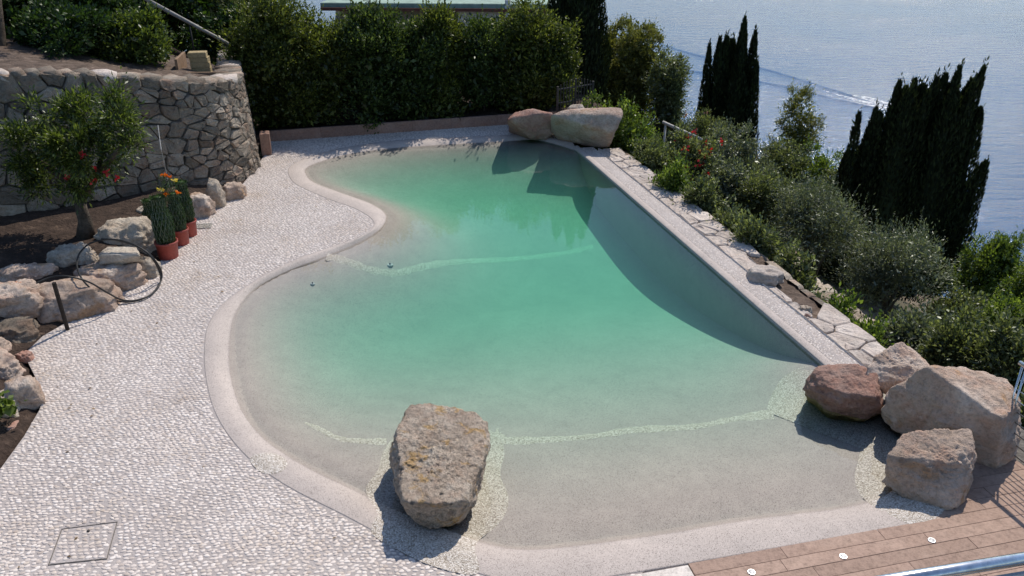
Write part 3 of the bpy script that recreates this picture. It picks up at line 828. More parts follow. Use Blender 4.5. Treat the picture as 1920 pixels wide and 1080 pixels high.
def stone_from_cell(poly, mapf, thick, proud, gap, seed):
    """mapf(uv, depth) -> world; a bulged stone with a worn edge"""
    r = np.random.default_rng(seed); poly = tidy(poly, .035)
    if len(poly) < 3: return None
    c = poly.mean(0); P = c + (poly - c) * (1 - gap / max(.05, np.sqrt(np.mean(np.sum((poly - c) ** 2, 1)))))
    P = round_poly(P); n = len(P); P = P + r.normal(0, .006 if proud < .02 else .011, P.shape)
    tilt = r.normal(0, .09 if proud > .02 else .03, 2)
    lv = [(1.0, -thick), (1.0, -.012), (.975, proud * .62), (.88, proud), (.45, proud * 1.02)]
    V = []
    for f, d in lv:
        q = c + (P - c) * f
        for p in q:
            dd = d + (np.dot(p - c, tilt) + r.normal(0, .007) if d > 0 else 0); V.append(mapf(p, dd))
    V.append(mapf(c, proud * 1.08 + r.normal(0, .008)))
    F = []
    for k in range(len(lv) - 1):
        for i in range(n):
            j = (i + 1) % n; F.append((k * n + i, k * n + j, (k + 1) * n + j, (k + 1) * n + i))
    t = (len(lv) - 1) * n
    F += [(t + i, t + (i + 1) % n, len(V) - 1) for i in range(n)]
    return np.array(V), F
# flagstones of the edge, two courses of uneven width, a worn gap where stones are missing
seeds = []; v = -.3
while v < WLEN - .1:
    st = random.uniform(.26, .6); wgap = 1.15 < v < 3.0
    seeds.append((v + random.uniform(-.04, .04), random.uniform(.47, .55)))
    if not wgap: seeds.append((v + random.uniform(.02, .16), random.uniform(.74, .92)))
    v += st
box = (-.5, .44, WLEN, 1.02)
gapq = lambda v: (1.15 < v < 3.1)
for i, c in enumerate(voronoi_cells(seeds, box, (1, 1.0))):
    if c is None: continue
    c = np.array([[p[0], p[1] if p[1] < .95 else p[1] - random.uniform(0, .1)] for p in c])
    if gapq(seeds[i][0]): c[:, 1] = np.minimum(c[:, 1], .62 + .08 * math.sin(seeds[i][0] * 9))
    def mf(p, d, i=i):
        w = W0 + E1 * p[1] + E2 * p[0]; return np.array([w[0], w[1], -.012 + d])
    r_ = stone_from_cell(c, mf, .12, .010 + random.uniform(-.004, .010), .006, 500 + i)
    if r_: mk('flagstone', r_[0], r_[1], M['flagstone'], edge, False)
mb = []
V = []
for k in range(61):
    v = -.4 + (WLEN + .3) * k / 60
    for q, z in ((.44, -.03), (.7, -.035), (.95, -.05), (1.0, -.25), (1.05, -1.0), (1.12, -2.6)):
        g_ = gapq(v)
        p = W0 + E1 * (q + .03 * math.sin(k * 2.3 + q * 9)) + E2 * v; V.append((p[0], p[1], z - (.03 + .04 * abs(math.sin(k * 1.3 + q * 5)) if g_ and z > -.2 else 0)))
mk('backing_wall', V, grid_faces(61, 6), M['mulch'], edge, True)
seeds = [(random.uniform(-.4, WLEN), random.uniform(-1.6, -.1)) for _ in range(130)]; box = (-.45, -1.7, WLEN, -.06)
for i, c in enumerate(voronoi_cells(relax(seeds, box, (1, 1.3)), box, (1, 1.3))):
    if c is None: continue
    def mf(p, d): w = W0 + E1 * (1.02 - p[1] * .05 + d) + E2 * p[0]; return np.array([w[0], w[1], p[1]])
    r_ = stone_from_cell(c, mf, .08, .03, .012, 900 + i)
    if r_: mk('wall_stone', r_[0], r_[1], M['wall_stone'], edge, False)

# ------------------------------------------------------------------ loose rocks
def box_rock(x0, y0, x1, y1, zb, mat, label, seed, dep=.8, flat=.75, sub=4, amp=.03, k=16, cat='boulder', name='boulder', group=None, freq=5.0, fine=.008, ztop=None):
    """boulder filling a photo box: base on zb at the lower edge, real depth behind it"""
    r = np.random.default_rng(seed)
    xm = (x0 + x1) / 2; B = G(xm, y1, zb); Y0 = B[1]
    zc_ = Y0 * math.cos(PITCH) - (zb - CAMH) * math.sin(PITCH); w = (x1 - x0) / FPX * zc_ * 1.17
    d = w * dep; Ym = Y0 + d * .55
    zt_ = D(xm, y0, Ym + d * .2)[2] if ztop is None else ztop
    h = max(.06, zt_ - zb); pts = []
    dirv = np.array([B[0], B[1]]) / np.hypot(B[0], B[1]); sid = np.array([dirv[1], -dirv[0]]); base = np.array(B[:2]) + dirv * d * .5
    for lvl, sc in ((-.08, .97), (.45, 1.0), (.98, flat)):
        m = 6
        for a in range(m):
            th = 2 * math.pi * (a + r.uniform(-.25, .25)) / m; cx = math.copysign(abs(math.cos(th)) ** .75, math.cos(th)); cy = math.copysign(abs(math.sin(th)) ** .75, math.sin(th))
            q = base + sid * cx * w * .5 * sc * r.uniform(.88, 1.04) + dirv * cy * d * .5 * sc * r.uniform(.85, 1.05)
            pts.append((q[0], q[1], zb + h * (lvl + (r.uniform(-.12, .04) if lvl > .1 else 0))))
    return rock(name, pts, mat, label, cat, group, sub=sub, amp=amp * 1.15 * min(1.6, max(.4, w * 1.6)), k=k, freq=freq / max(.5, w), seed=seed, fine=fine * 1.8)
def P3(spec):
    out = []
    for s in spec:
        out.append(G(s[0], s[1], s[2]) if s[3] == 'z' else D(s[0], s[1], s[2]))
    return out
z = 'z'; y = 'y'
# boulder on the beach
rock('boulder', P3([(765, 760, .44, z), (800, 757, .45, z), (893, 772, .45, z), (914, 795, .42, z), (918, 828, .36, z), (881, 906, .37, z), (873, 940, .35, z), (810, 950, .35, z), (755, 943, .35, z), (749, 872, .39, z), (744, 800, .42, z),
                      (733, 850, .22, z), (737, 905, .2, z), (907, 905, .15, z), (893, 945, .10, z), (868, 974, .03, z), (838, 989, .02, z), (793, 987, .03, z), (766, 970, .05, z), (755, 930, -.08, z), (750, 870, -.08, z), (800, 800, -.12, z), (900, 835, -.12, z), (880, 940, -.1, z)]),
     M['front_rock'], 'rough brown and ochre boulder standing alone on the pool beach', sub=6, k=40, amp=.022, freq=4.2, seed=11, fine=.019, cuts=1)
# rocks at the right corner
rock('boulder', P3([(1500, 730, .1, z), (1512, 708, .24, z), (1545, 686, .38, z), (1605, 682, .46, z), (1645, 700, .44, z), (1652, 770, .1, z), (1640, 745, .36, z), (1575, 742, .3, z), (1522, 730, .26, z),
                      (1512, 752, -.16, z), (1560, 790, -.2, z), (1600, 797, -.18, z), (1655, 780, -.14, z), (1655, 705, -.1, z), (1560, 700, -.15, z)]),
     M['pool_rock'], 'rounded pink boulder lying half in the water under the pale one', sub=6, k=20, amp=.05, freq=2.6, seed=21, fine=.014, cuts=2)
rock('boulder', P3([(1622, 688, 7.5, y), (1624, 712, 7.42, y), (1662, 735, 7.38, y), (1700, 722, 7.36, y), (1742, 688, 7.5, y), (1748, 680, 7.7, y), (1692, 643, 7.75, y), (1676, 648, 7.72, y), (1640, 668, 7.68, y), (1636, 712, 7.9, y), (1730, 700, 7.9, y)]),
     M['limestone'], 'smaller pale pink boulder perched on top between two larger ones', sub=6, k=40, amp=.032, freq=3.2, seed=31, fine=.014, cuts=1)
rock('boulder', P3([(1735, 688, 6.95, y), (1806, 691, 7.3, y), (1893, 709, 7.0, y), (1912, 752, 6.7, y), (1880, 786, 6.33, y), (1646, 745, 7.18, y), (1654, 782, .06, z), (1684, 812, .0, z), (1760, 842, -.04, z), (1868, 884, -.02, z), (1896, 868, .03, z), (1910, 800, .2, z), (1880, 800, -.05, z), (1720, 760, -.05, z), (1690, 760, -.05, z)]),
     M['limestone'], 'largest pale boulder with sloping flat top beside the steel railing', sub=6, k=60, amp=.036, freq=2.4, seed=41, fine=.016, cuts=1)
rock('boulder', P3([(1690, 811, .47, z), (1822, 807, .5, z), (1830, 834, .46, z), (1822, 870, .36, z), (1792, 868, .4, z), (1735, 853, .41, z), (1666, 853, .38, z), (1656, 903, .04, z), (1698, 936, -.01, z), (1788, 963, -.01, z), (1810, 940, .02, z), (1826, 900, .05, z), (1690, 870, -.06, z), (1790, 880, -.06, z)]),
     M['limestone'], 'squarish tan boulder at the deck edge in front of the largest boulder', sub=6, k=60, amp=.028, freq=3.2, seed=51, fine=.014, cuts=1)
# rocks at the far corner
rock('boulder', P3([(951, 222, 18.1, y), (965, 209, 18.3, y), (1000, 205, 18.4, y), (1035, 211, 18.3, y), (1038, 262, 0, z), (1000, 263, -.02, z), (953, 248, .0, z), (955, 230, 18.9, y), (1030, 225, 18.9, y), (960, 235, -.05, z), (1035, 235, -.05, z)]),
     M['pink_rock'], 'reddish boulder at the far pool corner left of the big grey one', sub=5, k=30, amp=.04, freq=2.0, seed=61, fine=.01)
rock('boulder', P3([(1031, 215, 17.7, y), (1050, 207, 17.8, y), (1100, 203, 17.9, y), (1165, 203, 17.7, y), (1170, 212, 17.5, y), (1150, 250, 17.3, y), (1142, 278, .0, z), (1090, 270, -.02, z), (1045, 262, .0, z), (1033, 255, .03, z), (1050, 225, 18.6, y), (1150, 220, 18.5, y), (1050, 240, -.05, z), (1140, 255, -.05, z)]),
     M['limestone'], 'big grey pink boulder at the far pool corner', sub=5, k=34, amp=.035, freq=1.8, seed=71, fine=.01)
rock('boulder', P3([(1063, 203, 18.4, y), (1070, 197, 18.5, y), (1090, 196, 18.5, y), (1095, 203, 18.4, y), (1065, 212, 18.4, y), (1094, 212, 18.4, y), (1068, 206, 18.9, y), (1092, 206, 18.9, y)]),
     M['pale_limestone'], 'small pale rock showing behind the top of the big far boulder', sub=4, k=16, amp=.03, freq=4, seed=73)
# left border rocks
L = M['limestone']; PL = M['pale_limestone']
for a in [(420, 340, 463, 378, -.02, L, 'block shaped rock at the far end of the rock border by the wall', 101, .7, .85),
          (392, 333, 424, 394, -.02, PL, 'narrow jagged rock next to the block shaped end rock', 102, .9, .6),
          (352, 360, 404, 412, -.02, L, 'pinkish white rock just behind the flower pots', 103, .8, .7),
          (262, 386, 296, 412, .18, PL, 'thin flat stone in the soil behind the flower pots', 104, .9, .9),
          (200, 404, 296, 492, -.02, PL, 'big whitish rock left of the front flower pot', 105, .75, .8),
          (103, 452, 190, 528, .08, PL, 'pale rock under the left side of the hose coil', 106, .8, .75),
          (162, 488, 270, 556, -.03, L, 'rough brown rock inside the hose coil below the flat slab', 107, .55, .85),
          (262, 478, 303, 526, -.02, PL, 'tan leaning stone right of the hose coil', 108, .8, .6),
          (6, 492, 104, 545, .18, L, 'long low orange grey rock behind the border', 109, .5, .8),
          (-25, 528, 84, 608, .12, L, 'broad pale rock carrying the broken roof tile', 110, .7, .82),
          (60, 520, 238, 608, -.03, L, 'largest border rock with the dark stake in front', 111, .55, .68),
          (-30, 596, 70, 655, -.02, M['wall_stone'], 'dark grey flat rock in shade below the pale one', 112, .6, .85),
          (-50, 655, 42, 730, .02, L, 'pinkish rock at left picture edge above two others', 113, .8, .75),
          (22, 700, 86, 776, -.02, L, 'pink tan rock at the corner of the pavement by the soil', 114, .9, .7),
          (-45, 735, 44, 800, .0, PL, 'whitish rock at left picture edge among green leaves', 115, .8, .8),
          (34, 655, 64, 682, -.01, M['pink_rock'], 'small brown stone lying on the pebbles by the left rocks', 116, .9, .7),
          (-30, 630, 22, 668, .2, L, 'topmost small rock of the lower left pile', 117, .9, .7),
          (-20, 790, 40, 822, -.02, M['pink_rock'], 'reddish low rock on the soil at left edge', 118, .8, .7)]:
    box_rock(*a, sub=5 if a[2] - a[0] > 70 else 4)
V, F = rock_mesh(P3([(184, 478, .5, z), (196, 462, .5, z), (256, 464, .5, z), (264, 478, .5, z), (262, 490, .36, z), (226, 494, .34, z), (186, 496, .36, z), (190, 482, .36, z), (258, 484, .35, z), (250, 470, .36, z)]), 5, 34, .014, 5, 121, .006)
tag(mk('flat_stone', V, F, PL, None, True), 'flat pale slab of stone lying on top inside the hose coil', 'stone')
V, F = rock_mesh(P3([(8, 540, .5, z), (30, 526, .5, z), (50, 528, .52, z), (48, 538, .47, z), (40, 552, .43, z), (10, 549, .42, z), (30, 535, .44, z)]), 4, 30, .01, 6, 122, .004)
tag(mk('roof_tile', V, F, M['terracotta_tile'], None, True), 'broken reddish roof tile piece on the broad pale rock', 'tile')
for a in [(1402, 499, 1464, 538, -.04, M['flagstone'], 'large flat loose stone on the overflow edge', 131, .8, .9), (1497, 572, 1520, 590, -.05, PL, 'small white loose stone on the worn edge', 132, .8, .8), (1503, 586, 1520, 602, -.05, M['pink_rock'], 'small pointed brown stone on the worn edge', 133, .8, .45)]:
    box_rock(*a, sub=4, k=24, cat='stone', name='loose_stone')

# stake
a = G(128, 622, -.03); b = D(101, 530, a[1] - .05)
stk = MB().tube([a, b], .026, 8).build('stake', M['stake']); tag(stk, 'dark brown wooden stake leaning in front of the largest border rock', 'stake')
# hose coil
hp = [(68, 531, .60), (95, 520, .62), (125, 518, .62), (165, 528, .50), (200, 548, .30), (228, 562, .06), (255, 563, .03), (283, 552, .03), (300, 530, .04), (303, 512, .14), (292, 490, .36), (272, 470, .52), (240, 456, .62), (205, 449, .66), (170, 456, .62), (150, 474, .56), (144, 496, .52), (152, 520, .48), (172, 542, .33), (205, 560, .1), (240, 566, .03), (275, 557, .03), (298, 536, .03), (300, 512, .12), (285, 484, .42), (262, 464, .58), (228, 451, .66), (190, 448, .68)]
C = catmull([G(*q) for q in hp], 6)
tag(MB().tube(C, .012, 8).build('hose', M['hose'], None, True), 'black irrigation hose coiled over the border rocks', 'hose')

# ------------------------------------------------------------------ planting bed and hillside on the left
LB = [G(*p)[:2] for p in left_px[:15]]
bed_line = np.array(LB)
gx = np.arange(-13, -3, .12); gy = np.arange(4.5, 18, .12)
X, Y = np.meshgrid(gx, gy, indexing='ij'); XY = np.stack([X.ravel(), Y.ravel()], 1)
bp = np.vstack([bed_line, [(-5.2, 17.5)], [(-30, 17.5)], [(-30, 3)], [bed_line[0] + [0, -3]]])
ins = inside(bp, XY[:, 0], XY[:, 1]); d = dist_poly(bed_line, XY[:, 0], XY[:, 1]) * np.where(ins, 1, -1)
Z = -.35 + .37 * smooth(-.12, .04, d) + .28 * smooth(.1, .7, d) + .05 * fbm(np.c_[XY * 3, XY[:, 0] * 0], 4, 8) * smooth(0, .2, d) + .12 * smooth(.8, 3, d)
F = grid_faces(len(gx), len(gy)); F = F[(d[F] > -.25).all(1)]
tag(mk('planting_bed', np.c_[XY, Z], F, M['soil'], None, True), 'dark brown soil bed between border rocks and stone wall', 'soil', kind='structure')

wpath = np.array([(-6.55, 20.6, 1.62), (-5.95, 18.6, 1.68), (-5.40, 16.85, 1.8), (-5.29, 16.5, 1.81), (-5.2, 16.3, 1.82), (-5.22, 15.7, 1.86), (-5.42, 15.05, 1.93), (-6.0, 14.3, 2.12), (-6.7, 13.5, 2.36), (-7.4, 12.8, 2.5), (-8.5, 12.0, 2.68), (-10, 11.3, 2.8)])
WP = catmull(wpath, 12); seg = np.r_[0, np.cumsum(np.linalg.norm(np.diff(WP[:, :2], axis=0), axis=1))]; WL = seg[-1]
def wall_at(u):
    x = np.interp(u, seg, WP[:, 0]); yy = np.interp(u, seg, WP[:, 1]); t = np.interp(u, seg, WP[:, 2])
    e = .05; dx = np.interp(u + e, seg, WP[:, 0]) - np.interp(u - e, seg, WP[:, 0]); dy = np.interp(u + e, seg, WP[:, 1]) - np.interp(u - e, seg, WP[:, 1])
    L = math.hypot(dx, dy) + 1e-9; return x, yy, t, np.array([-dy, dx]) / L      # outward = to the left of travel (towards pool)
def wall_map(p, d):
    u = min(max(p[0], .06), WL - .06); x, yy, t, n_ = wall_at(u); zz = p[1] * t
    o = d - .10 * p[1] * t * .6
    return np.array([x + n_[0] * o, yy + n_[1] * o, zz])
rw = empty('stone_wall', (-6.7, 13.5, 0)); tag(rw, 'grey rubble stone retaining wall curving behind the planting bed', 'wall')
V = []
us = np.linspace(.07, WL - .07, 120)
for u in us:
    for h in (-.15, .25, .5, .75, .97): V.append(wall_map((u, h), -.028))
    x, yy, t, n_ = wall_at(u); q = wall_map((u, .97), -.5); V.append(q); q = wall_map((u, 0), -.55); V.append(q)
mk('mortar_core', V, grid_faces(len(us), 7), M['mortar'], rw, True)
seeds = []
for k in range(14):
    h = (k + .5) / 14 * 1.0; u = random.uniform(0, .3)
    while u < WL:
        seeds.append((u, h * 2.1 + random.uniform(-.06, .06))); u += random.choice([.12, .16, .2, .24, .3, .4]) * random.uniform(.8, 1.2)
box = (.05, -.02, WL - .05, 2.12)
seeds = [s for s in seeds if random.random() > .12 or True]
# merge some neighbours into large stones by dropping seeds near chosen big ones
big = random.sample(range(len(seeds)), 95); drop = set()
for i in big:
    if i in drop: continue
    for j, s in enumerate(seeds):
        if j != i and j not in big and abs(s[0] - seeds[i][0]) < .26 and abs(s[1] - seeds[i][1]) < .17: drop.add(j)
seeds = [s for j, s in enumerate(seeds) if j not in drop]
cells = voronoi_cells(seeds, box, (1, 1.5)); nst = 0; rest = MB()
def in_view(P):
    v = P - EYE; zc_ = v[1] * math.cos(PITCH) - v[2] * math.sin(PITCH); return -30 < 960 + FPX * v[0] / zc_
items = []
for i, c in enumerate(cells):
    if c is None: continue
    c = c / np.array([1, 2.1])
    def mf(p, d): return wall_map(p, d)
    # keep edges in metric space: scale v back to 0..1 inside the map
    def mf2(p, d): return wall_map((p[0], p[1] / 2.1), d)
    r_ = stone_from_cell(c * np.array([1, 2.1]), mf2, .10, .022 + .03 * random.random(), .007, 2000 + i)
    if not r_: continue
    cen = r_[0].mean(0); area = len(c) and abs(np.sum(c[:, 0] * np.roll(c[:, 1], -1) - c[:, 1] * np.roll(c[:, 0], -1)))
    items.append((in_view(cen) and cen[1] < 17.5, area / cen[1] ** 2, r_))
items.sort(key=lambda t: (not t[0], -t[1]))
for k, (vis, ar, r_) in enumerate(items):
    if k < 270: mk('stone', r_[0], r_[1], M['wall_stone'], rw, False)
    elif vis or True: rest.add(r_[0], r_[1])
if rest.V: tag(rest.build('rubble', M['wall_stone'], rw), kind='stuff')
u = .1
while u < WL - .3:                                       # cap stones
    L_ = random.uniform(.2, .42); x, yy, t, n_ = wall_at(u + L_ / 2); c0 = wall_map((u + L_ / 2, 1.0), -.2)
    rd = math.atan2(n_[0], -n_[1]); dd = np.array([n_[1], -n_[0]]); pts = []
    for s in (-1, 1):
        for w in (-.26, .24):
            for zz in (-.12, .05 + random.uniform(-.03, .05)):
                q = c0[:2] + dd * s * L_ * .49 + n_ * (w + random.uniform(-.03, .03)); pts.append((q[0], q[1], c0[2] + zz))
    rock('cap_stone', pts, M['wall_stone'] if random.random() < .75 else M['flagstone'], parent=rw, sub=2, k=18, amp=.015, freq=5, seed=int(u * 100)); u += L_
# hillside above the wall
V = []; ds = np.concatenate([[0, .3, .6, 1, 1.5], np.arange(2, 14, .7)])
us = np.linspace(2.2, WL - .07, 90)
for u in us:
    x, yy, t, n_ = wall_at(u)
    dv = np.array([-.75, .66])
    for d in ds:
        q = wall_map((u, 1.0), -.42); k_ = smooth(3.0, 6.0, u)
        zz = t - .03 + (.07 * d) * k_ + .0 * d + .06 * float(fbm(np.array([[q[0] - d, q[1] * 2, 1.0]]) * 1.7, 3, 5)[0]) * min(1, d * 3)
        V.append((q[0] + dv[0] * d, q[1] + dv[1] * d, zz - (0.06 if d == 0 else 0)))
V = np.array(V)
HILL = V.copy()
tag(mk('hillside', V, grid_faces(len(us), len(ds)), M['mulch'], None, True), 'mulch covered soil slope above the stone wall', 'soil', kind='structure')

# small upright stone beside the wall, low border behind the pool, back bed
c = G(498, 291); e_ = MB().box((c[0], c[1] + .12, .23), (.2, .28, .47), R(14), .012).build('stone_post', M['border_slab']); tag(e_, 'short upright reddish stone post at the corner of the stone wall', 'post')
A = G(503, 266)[:2]; B = G(1060, 226)[:2]; dd = (B - A) / np.linalg.norm(B - A); LL = np.linalg.norm(B - A); nn = np.array([-dd[1], dd[0]]); ang = math.atan2(dd[1], dd[0])
bw = empty('border_wall', (*((A + B) / 2), 0)); tag(bw, 'low reddish stone slab border in front of the dark hedge', 'wall')
u = 0
while u < LL - .05:
    l_ = min(random.uniform(.9, 1.3), LL - u); c = A + dd * (u + l_ / 2) + nn * .04
    MB().box((c[0], c[1], .11), (l_ - .006, .08, .26 + random.uniform(-.01, .01)), ang, .008).build('slab', M['border_slab'], bw); u += l_
gu = np.linspace(-1.5, LL + 1.2, 50); gv = np.linspace(.06, 4.5, 25); V = []
for a_ in gu:
    for b_ in gv:
        p = A + dd * a_ + nn * b_; V.append((p[0], p[1], .16 + .05 * math.sin(a_ * 5 + b_ * 3) * math.sin(b_ * 4 + 1) - .0 * b_))
tag(mk('hedge_bed', V, grid_faces(50, 25), M['soil'], None, True), 'dark soil under the hedge', 'soil', kind='structure')

# ------------------------------------------------------------------ foliage
def leaves(C, dirs, nrm, L, W):
    """rhombic leaves: centres C, pointing dirs, facing nrm"""
    n = len(C); dirs = dirs / (np.linalg.norm(dirs, axis=1)[:, None] + 1e-9)
    side = np.cross(dirs, nrm); side /= (np.linalg.norm(side, axis=1)[:, None] + 1e-9); up = np.cross(side, dirs)
    L = np.broadcast_to(L, n)[:, None]; W = np.broadcast_to(W, n)[:, None]
    a = C - dirs * L * .5; b = C + side * W * .5 + up * L * .08; c = C + dirs * L * .5; d = C - side * W * .5 + up * L * .08
    V = np.stack([a, b, c, d], 1).reshape(-1, 3); F = np.arange(4 * n).reshape(-1, 4)
    return V, F
def sph(n, r): 
    v = r.normal(size=(n, 3)); return v / np.linalg.norm(v, axis=1)[:, None]
def bush_leaves(w, d, h, n, r, L, W, lobes=9, z0=0.0, clump=.16, droop=0.0, shell=.35, nclump=None, topshoots=0, zr=(.28, .75)):
    """clumped crown filling w x d x h, base at z0"""
    lc = []; 
    for k in range(lobes):
        a = r.uniform(0, 2 * math.pi); zz = r.uniform(*zr); rr = math.sqrt(r.uniform(0, 1)) * .55 * (1.25 - .65 * zz)
        s = r.uniform(.34, .62) * (1 - .35 * abs(zz - .45))
        lc.append((np.array([math.cos(a) * rr * w * .62, math.sin(a) * rr * d * .62, z0 + zz * h]), np.array([w * .5 * s * 1.15, d * .5 * s * 1.15, h * .5 * s * 1.25])))
    lc.append((np.array([0, 0, z0 + .5 * h]), np.array([w * .36, d * .36, h * .46])))
    nclump = nclump or max(30, n // 75)
    ck = r.integers(0, len(lc), nclump); dv = sph(nclump, r); dv[:, 2] = np.where(dv[:, 2] < -.3, -dv[:, 2], dv[:, 2])
    cc_ = np.array([lc[k][0] for k in ck]); cr = np.array([lc[k][1] for k in ck])
    rad = 1 - shell * r.uniform(0, 1, nclump) ** 1.5 + r.normal(0, .06, nclump)
    cp = cc_ + dv * cr * rad[:, None]
    # keep within the box
    cp[:, 2] = np.clip(cp[:, 2], z0 + .02 * h, z0 + h * 1.02)
    k = r.integers(0, nclump, n); off = r.normal(0, 1, (n, 3)) * clump * r.uniform(.5, 1.2, nclump)[k][:, None] * .62
    P = cp[k] + off; out = dv[k] * .7 + sph(n, r) * .8 + off / clump * .5
    out[:, 2] += .25 - droop
    nr = sph(n, r) * .7 + np.array([0, 0, .8]) + dv[k] * .3
    V, F = leaves(P, out, nr, L * r.uniform(.6, 1.25, n), W * r.uniform(.7, 1.2, n))
    if topshoots:
        m = topshoots; kk = r.integers(0, nclump, m); pl = []; dl = []
        for q in kk:
            if dv[q][2] < .1: continue
            dr = np.array([dv[q][0] * .5 + r.normal(0, .2), dv[q][1] * .5 + r.normal(0, .2), 1.0]); dr /= np.linalg.norm(dr); ln = r.uniform(.12, .3)
            for t_ in np.linspace(0, 1, 9): pl.append(cp[q] + dr * (ln * t_ + clump * .6)); dl.append(dr * .5 + sph(1, r)[0] * .9)
        if pl:
            pl = np.array(pl); V2, F2 = leaves(pl, np.array(dl), sph(len(pl), r), L * .9, W * .9); F = np.vstack([F, F2 + len(V)]); V = np.vstack([V, V2])
    # loose inner lobes of larger leaves keep the middle of the crown from being see-through
    m = n // 6; k = r.integers(0, len(lc), m); dv2 = sph(m, r); P = np.array([lc[q][0] for q in k]) + dv2 * np.array([lc[q][1] for q in k]) * (r.uniform(.1, .75, m) ** .6)[:, None]
    P[:, 2] = np.maximum(P[:, 2], z0 + .03 * h)
    V2, F2 = leaves(P, sph(m, r), sph(m, r), L * 1.9, W * 2.2); F = np.vstack([F, F2 + len(V)]); V = np.vstack([V, V2])
    return V, F
def trunk_mesh(mb, base, h, r0, nbr, spread, r, top=.7, lean=(0, 0)):
    p = [np.array(base, float)]
    for k in range(1, 5):
        p.append(np.array(base) + np.array([lean[0] * k / 4 + r.normal(0, .03 * h * .3), lean[1] * k / 4 + r.normal(0, .03 * h * .3), h * top * .55 * k / 4]))
    mb.tube(p, [r0 * 1.25, r0, r0 * .88, r0 * .8, r0 * .72], 9)
    for b in range(nbr):
        a = 2 * math.pi * b / nbr + r.uniform(-.4, .4); q0 = p[r.integers(2, 5)]; e = np.array(base) + np.array([math.cos(a) * spread + lean[0], math.sin(a) * spread + lean[1], h * r.uniform(top * .75, top * 1.15)])
        mid = (q0 + e) / 2 + np.array([0, 0, .06 * h]) + r.normal(0, .03 * h, 3); mb.tube([q0, mid, e], [r0 * .55, r0 * .35, r0 * .12], 6)
def plant(kind, name, loc, w, h, label, cat, group=None, seed=0, n=9000, mat='shrub', L=.07, W=.03, d=None, trunk=.0, lobes=9, clump=.15, droop=0.0, shell=.35, petals=None, npet=0, bark='bark', shoots=0, nbr=5, zr=(.28, .75)):
    r = np.random.default_rng(seed); e = empty(name, loc); loc = np.array(loc, float); d = d or w
    z0 = h * trunk
    V, F = bush_leaves(w, d, h - z0, n, r, L, W, lobes, z0, clump, droop, shell, topshoots=shoots, zr=zr)
    mk('crown' if kind == 'tree' else 'foliage', V + loc, F, M[mat], e)
    mb = MB(); trunk_mesh(mb, loc + [0, 0, -.15], h, max(.02, .028 * h if kind == 'tree' else .014 * h), nbr, w * .25, r); mb.build('trunk' if kind == 'tree' else 'stem', M[bark], e, True)
    if petals:
        vz = V.reshape(-1, 4, 3).mean(1); ctr = np.array([0, 0, z0 + (h - z0) * .5]); dist = np.linalg.norm((vz - ctr) / np.array([w, d, h]), axis=1)
        cand = np.nonzero((dist > np.quantile(dist, .72)) & (vz[:, 1] < .15 * d))[0]; pk = r.choice(cand, min(npet, len(cand)), False)
        for q in pk:
            m = 7; o_ = r.normal(0, .03, (m, 3)); Vp, Fp = leaves(vz[q] + o_ + [0, -.02, .02], o_ + sph(m, r) * .02, sph(m, r), .07, .055)
            mk('flower', Vp + loc, Fp, M[petals], e)
    tag(e, label, cat, group); return e
def cypress(loc, h, plumes, label, seed, n=9000, group=None, mat='cypress', L=.1, W=.035, name='cypress_tree'):
    """plumes: (dx, dy, height fraction, radius, lean dx)"""
    r = np.random.default_rng(seed); loc = np.array(loc, float); e = empty(name, loc); VV = []; FF = []; off = 0; core = MB()
    tot = sum(p[2] * p[3] for p in plumes)
    for dx, dy, hf, rad, ln in plumes:
        H = h * hf; m = int(n * hf * rad / tot)
        zz = r.uniform(0, 1, m); a = r.uniform(0, 2 * math.pi, m)
        prof = lambda t: np.where(t < .25, .62 + .38 * np.sin(np.clip(t / .25, 0, 1) * math.pi / 2), np.maximum(.0, 1 - (t - .25) / .75) ** .62 * (1 - .22 * np.clip((t - .25) / .75, 0, 1)))
        bumpy = 1 + .22 * fbm(np.stack([np.cos(a) * 1.6 + dx * 3, np.sin(a) * 1.6 + dy * 3, zz * H * 1.3], 1), 3, seed)
        rr = rad * prof(zz) * bumpy * (1 - .35 * r.uniform(0, 1, m) ** 2) + r.uniform(0, .05, m) * (1 - .7 * zz)
        zz = zz * np.where(r.uniform(0, 1, m) < .03, 1.04, 1.0)
        P = np.stack([dx + ln * zz ** 1.5 + np.cos(a) * rr, dy + np.sin(a) * rr, .05 * h + zz * H * .98], 1)
        outd = np.stack([np.cos(a), np.sin(a), np.zeros(m)], 1); dirs = outd * r.uniform(.1, .55, m)[:, None] + np.array([0, 0, 1.0]) + sph(m, r) * .28
        V, F = leaves(P, dirs, outd + sph(m, r) * .7, L * r.uniform(.6, 1.5, m), W * r.uniform(.7, 1.3, m)); VV.append(V); FF.append(F + off); off += len(V)
        ts = np.linspace(0, .93, 14); core.tube([loc + [dx + ln * t ** 1.5, dy, .05 * h + t * H * .98] for t in ts], [max(.004, rad * .6 * (1 - t ** 3) * float(prof(np.array([t]))[0])) for t in ts], 10)
    mk('crown', np.vstack(VV) + loc, np.vstack(FF), M[mat], e)
    core.build('inner_crown', M[mat], e, True)
    MB().tube([loc + [0, 0, -.3], loc + [0, 0, h * .3]], [.16, .1], 8).build('trunk', M['bark'], e, True)
    tag(e, label, 'tree', group); return e
def at_slope(px, py_base, py_top, wpx):
    P = T(px, py_base); zc_ = P[1] * math.cos(PITCH) - (P[2] - CAMH) * math.sin(PITCH)
    top = D(px, py_top, P[1])[2]; P = P.copy(); P[2] = float(zt(np.array([P[0]]), np.array([P[1]]))[0])
    return P, wpx / FPX * zc_, top - P[2]

